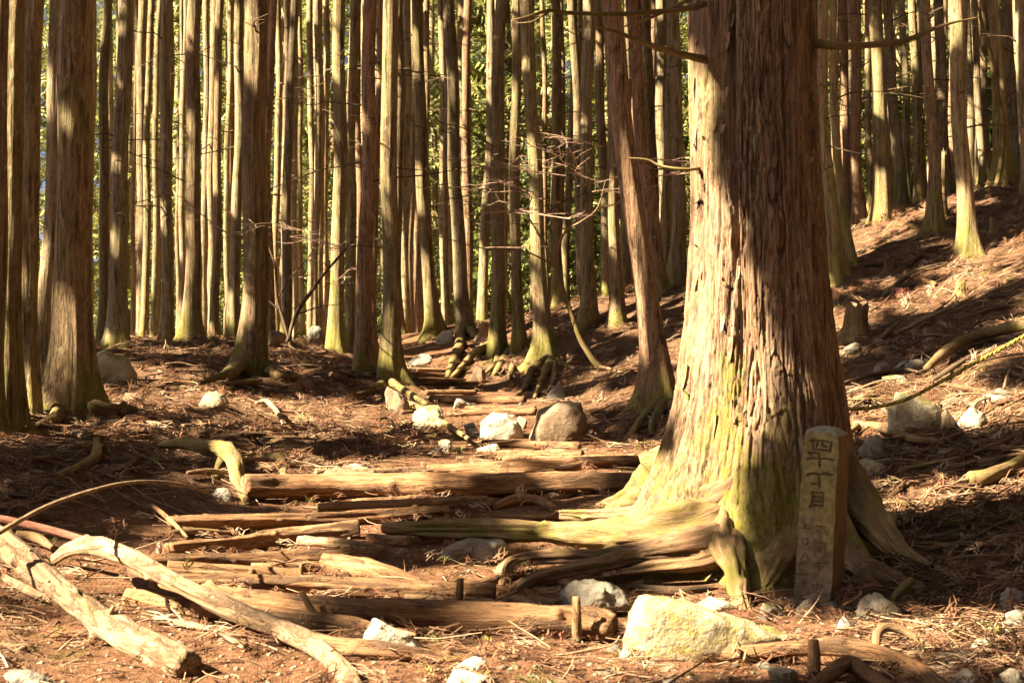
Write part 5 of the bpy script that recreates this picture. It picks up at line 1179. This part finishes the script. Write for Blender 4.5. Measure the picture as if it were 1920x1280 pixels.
for x0, y0, dx, L in [(600,470,1,.9),(640,460,-1,.9),(610,420,-1,.8),(580,480,1,.7),(600,540,1,.7),(630,500,-1,.9),(650,465,-1,1.1),(560,520,1,.6),(625,440,-1,.8)]:
    link('twig', wmesh('twig', twig_fan(PS(x0, y0, rng.normal()*.3), (dx, rng.normal()*.5, .25), L, 6, .0075), 'twig'), shr)
sb3 = G(505, 700)
sh2 = empty('bare_shrub', sb3, 'thin dry twiggy branch hanging across the dark flared trunk', 'branch'); d_ = 20.5
PS = lambda x_, y_, dd=0.0: P(x_, y_, d_+dd)-sb3
link('stem', wood_mesh('stem', np.array([PS(462,470,-.8),PS(430,440,-.8),PS(400,420,-.5),PS(370,395,-.4),PS(340,368,-.4)]), [.014,.011,.009,.007,.004], 'twig', 6, 20, .1, 4, 7), sh2)
for x0, y0, dx, L in [(400,420,-1,.6),(370,395,-1,.5),(385,405,-1,.6),(345,372,-1,.5)]:
    link('twig', wmesh('twig', twig_fan(PS(x0, y0, -.4), (dx, rng.normal()*.4, .35), L, 5, .0045), 'twig'), sh2)
# vine on the slope tree
vt = T[70]; vd = vt[2]-.35
lifted('vine', [P(1868,350,vd), P(1878,300,vd), P(1880,230,vd), P(1865,150,vd), P(1855,90,vd), P(1838,30,vd), P(1836,-20,vd)], [.05,.045,.04,.04,.035,.03,.03], 'mossroot', 'thick climbing vine running up the mossy tree on slope top', 'vine', None, 10, 40, .12, 44)

# ------------------------------------------------------------------ rope
rp = np.array([P(1540,762,10.9), P(1590,766,10.9), P(1640,763,11.0), P(1700,748,11.0), P(1770,712,11.1), P(1850,668,11.2), P(1930,624,11.3), P(2040,560,11.5)])
Cc = spline(rp, 420); L = np.r_[0, np.cumsum(np.linalg.norm(np.diff(Cc, axis=0), axis=1))]
rope = empty('rope', rp[0], 'twisted yellow and dark rope strung across the right slope', 'rope')
T_ = np.gradient(Cc, axis=0); T_ /= np.linalg.norm(T_, axis=1)[:, None]; A = np.cross(T_, [0, 0, 1.0]); A /= np.linalg.norm(A, axis=1)[:, None]; B = np.cross(A, T_)
rm = []
for nm, c_ in (('rope_yellow', (.42, .33, .05)), ('rope_olive', (.16, .13, .035))):
    q = NB(nm, .7, .3); q.color(q.ramp(q.noise(60, (1, 1, 1), 3), [(.3, tuple(v*.7 for v in c_)), (.7, c_)])); rm.append(q.m)
for s_ in range(3):
    ph = L/.045*np.pi*2/3*1.0+s_*2.094
    pp = Cc+.0085*(A*np.cos(ph)[:, None]+B*np.sin(ph)[:, None])-rp[0]
    V, Fc = tube(pp, np.full(len(pp), .0085), 6, len(pp), caps=True, smoothpath=False)
    link('strand', mesh_np('strand', V, Fc, rm[0] if s_ < 2 else rm[1]), rope)

# ------------------------------------------------------------------ small red bag far up by the pale trunk
q = NB('red_cloth', .7, .3); q.color(q.ramp(q.noise(20, (1, 1, 1), 3), [(.3, (.30, .012, .012)), (.7, (.45, .03, .025))])); redm = q.m
q = NB('dark_cloth', .7, .3); q.color(q.ramp(q.noise(20, (1, 1, 1), 3), [(.3, (.02, .02, .025)), (.7, (.06, .06, .07))])); dkm = q.m
bgp = P(1251, 519, 27.5); bag = empty('red_bag', bgp, 'small red bag with dark top beside a pale trunk up the slope', 'bag')
v, f = ICO[3]; vv = np.sign(v)*np.abs(v)**.7
link('body', mesh_np('body', vv*[.07, .06, .085]*(1+.06*noise(v[:, 0]*2, v[:, 1]*2, v[:, 2]*2))[:, None]+[0, 0, .04], f, redm), bag)
link('lid', mesh_np('lid', vv*[.062, .055, .028]+[-.01, 0, .125], f, dkm), bag)
V, Fc = tube([(.06, -.03, .1), (.095, -.05, .06), (.095, -.05, 0), (.06, -.03, -.03)], [.009]*4, 6, 12); link('strap', mesh_np('strap', V, Fc, redm), bag)
lg = bgp[2]-float(ground(bgp[0], bgp[1]))
tag(link('rock', rock_mesh(.32, .3, max(.12, lg*.62), 91, 'pale_rock', 4), None, (bgp[0]-.03, bgp[1], bgp[2]-max(.12, lg*.62)-.01)), 'pale lichen covered rock carrying the small red bag', 'rock')

# ------------------------------------------------------------------ green plants on the floor
q = NB('fern_green', .6, .3); q.color(q.ramp(q.noise(12, (1, 1, 1), 2), [(.3, (.07, .13, .015)), (.7, (.17, .24, .03))])); fernm = q.m
def fern(px, py, size, lb, n=7, seed=0):
    g = G(px, py); e = empty('fern', g, lb, 'fern'); r = np.random.default_rng(seed)
    for k in range(n):
        a = k*6.28/n+r.normal()*.3; L = size*(.7+.5*r.random()); Vv, Fv = [], []
        for i in range(1, 9):
            t = i/9; c = np.array([t*L, 0, L*(.55*t-.6*t*t)]); wd = L*.26*math.sin(math.pi*min(1, t*.85+.15))
            for s_ in (-1, 1):
                b0 = len(Vv); Vv += [c+(-L*.035, 0, 0), c+(L*.035, 0, 0), c+(L*.06, s_*wd, -.02*L)]; Fv.append((b0, b0+1, b0+2))
        Vv = np.array(Vv); R_ = np.array([[math.cos(a), -math.sin(a), 0], [math.sin(a), math.cos(a), 0], [0, 0, 1]])
        link('frond', mesh_np('frond', Vv@R_.T, np.array(Fv), fernm, False), e)
fern(880, 1138, .085, 'small bright green fern beside the pointed stake', 7, 1)
fern(1590, 672, .22, 'green fern under the cut mossy stump', 7, 2)
fern(1875, 812, .2, 'small green fern near the right edge on slope', 6, 3)
fern(1700, 400, .3, 'small green plant near slope crest', 6, 4)
q = NB('grass_green', .6, .3); q.color(q.ramp(q.noise(8, (1, 1, 1), 2), [(.3, (.10, .13, .03)), (.7, (.26, .25, .08))])); grm = q.m
def tuft(px, py, size, lb, seed):
    g = G(px, py); r = np.random.default_rng(seed); Vv, Fv = [], []
    for k in range(34):
        a = r.random()*6.28; L = size*(.5+.6*r.random()); d = np.array([math.cos(a), math.sin(a), 0]); s_ = np.array([-d[1], d[0], 0])*.004
        pr = [np.zeros(3)+d*.01, d*L*.35+(0, 0, L*.55), d*L*.75+(0, 0, L*.6), d*L+(0, 0, L*.4)]; b0 = len(Vv)
        for i, p in enumerate(pr): Vv += [p-s_*(1-i*.28), p+s_*(1-i*.28)]
        Fv += [(b0+2*i, b0+2*i+1, b0+2*i+3, b0+2*i+2) for i in range(3)]
    o = link('grass_tuft', mesh_np('grass_tuft', np.array(Vv), np.array(Fv), grm, False), None, g); tag(o, lb, 'grass')
tuft(75, 938, .13, 'green grass tuft in the litter at the left edge', 1)
tuft(290, 872, .13, 'small grass tuft left of the gnarled arching root', 2)
tuft(100, 862, .12, 'grass tuft above the mossy bent root', 3)
tuft(1870, 1190, .09, 'small grass tuft near the right edge below slope', 4)
tuft(1660, 1140, .06, 'tiny grass tuft on the rounded pale stone by marker', 5)
tuft(860, 850, .1, 'tiny grass tuft at left of lower boulder steps', 6)

# ------------------------------------------------------------------ far-off sunlit conifer foliage behind the trunks
Cs, Ds, Ss, bt = [], [], [], []
def far_tree(X, d, H, dens=1.0, twigs_=True):
    Z = float(ground(np.clip(X, -75, 75), np.clip(d, -50, 135)))
    for q in range(int(H*5*dens)):
        h = .3+H*rng.random(); a = rng.random()*6.28; L = (2.0*(1-h/H*.75)+.3)*(.6+.5*rng.random()); n = int(4+L*4)
        t = rng.random(n)**.7; dr = np.array([math.cos(a), math.sin(a), 0])
        p = np.array([X, d, Z+h])+dr*(t*L)[:, None]; p[:, 2] += .25*t*L-.35*(t*L)**2*.3; p += rng.normal(size=(n, 3))*.12
        Cs.append(p); Ds.append(np.tile(dr, (n, 1))+rng.normal(size=(n, 3))*.5-[0, 0, .25]); Ss.append(.36+.5*rng.random(n))
        if twigs_ and q % 3 == 0: bt.append(tube([np.array([X, d, Z+h]), np.array([X, d, Z+h])+dr*L*.5+(0, 0, .1*L), np.array([X, d, Z+h])+dr*L*1.0], [.022, .014, .006], 4, 4, caps=False))
for k in range(125):
    d = 43+32*rng.random(); far_tree(rng.uniform(-.46, .46)*d, d, 9+.17*d*rng.random()+4*rng.random())
for k in range(150):
    d = 78+22*rng.random(); X = (-.44+.88*(k % 75+rng.random())/75)*d; Z = float(ground(np.clip(X, -75, 75), d)); H = 14+.15*d+6*rng.random(); n = 170
    h = H*rng.random(n); az = rng.random(n)*6.28; rad = 2.6*(1-h/H*.6)*np.sqrt(rng.random(n)); p = np.c_[X+np.cos(az)*rad, d+np.sin(az)*rad, Z+h]
    Cs.append(p); Ds.append(np.c_[np.cos(az), np.sin(az), -.4+0*az]+.4*rng.normal(size=(n, 3))); Ss.append(.9+.7*rng.random(n))
C, D, Sz = np.vstack(Cs), np.vstack(Ds), np.concatenate(Ss)
tp, tf = [], []
_tri((0, -.03, 0), (0, .03, 0), (1, 0, -.12))
for a_ in (.15, .42, .7):
    ln = 0.46*(1-a_*.6)
    for s_ in (-1, 1): _tri((a_-.09, 0, -.1*a_*a_), (a_+.09, 0, -.1*a_*a_), (a_+ln*.75, s_*ln, -.1*a_*a_-.07))
SPV, SPF = np.array(tp, float), np.array(tf)
V, Fc = sprays(C, D, Sz, None, .7)
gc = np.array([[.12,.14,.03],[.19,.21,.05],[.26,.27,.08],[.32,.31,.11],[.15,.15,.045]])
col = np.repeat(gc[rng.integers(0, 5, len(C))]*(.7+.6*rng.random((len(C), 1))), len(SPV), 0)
o = link('far_conifer_foliage', mesh_np('far_conifer_foliage', V, Fc, M['leaf'], False, cols=col)); o['kind'] = 'stuff'; o['label'] = 'sunlit green conifer foliage filling the far background between trunks'
V, Fc = merge(bt); o = link('far_branches', mesh_np('far_branches', V, Fc, M['darkstem'], attrs={'along': V[:, 0], 'ax': V[:, 1], 'ay': V[:, 2]})); o['kind'] = 'stuff'; o['label'] = 'dark thin branches within the far conifer foliage'
# the wood all round the clearing, behind and to the sides of the viewpoint
RC, RD, RS = [], [], []
for k in range(150):
    a = math.radians(rng.uniform(20, 262)); R_ = rng.uniform(38, 66)         # clockwise from ahead: right, behind, left
    X, Y = R_*math.sin(a), R_*math.cos(a); H = rng.uniform(10, 17) if a > math.radians(190) else rng.uniform(16, 26)
    Z = float(ground(np.clip(X, -75, 75), np.clip(Y, -50, 135))); n = int(H*6)
    h = .2+H*rng.random(n); az = rng.random(n)*6.28; rad = 2.8*(1-h/H*.7)*np.sqrt(rng.random(n))
    RC.append(np.c_[X+np.cos(az)*rad, Y+np.sin(az)*rad, Z+h]); RD.append(np.c_[np.cos(az), np.sin(az), -.5+0*az]+.3*rng.normal(size=(n, 3))); RS.append(1.6+.8*rng.random(n))
RC, RD, RS = np.vstack(RC), np.vstack(RD), np.concatenate(RS)
V, Fc = sprays(RC, RD, RS, None, .7, CRV, CRF)
o = link('surrounding_foliage', mesh_np('surrounding_foliage', V, Fc, M['leaf'], False, cols=np.repeat(GREEN[rng.integers(0, 5, len(RC))], len(CRV), 0))); o['kind'] = 'stuff'; o['label'] = 'dense conifer wood all round the clearing'
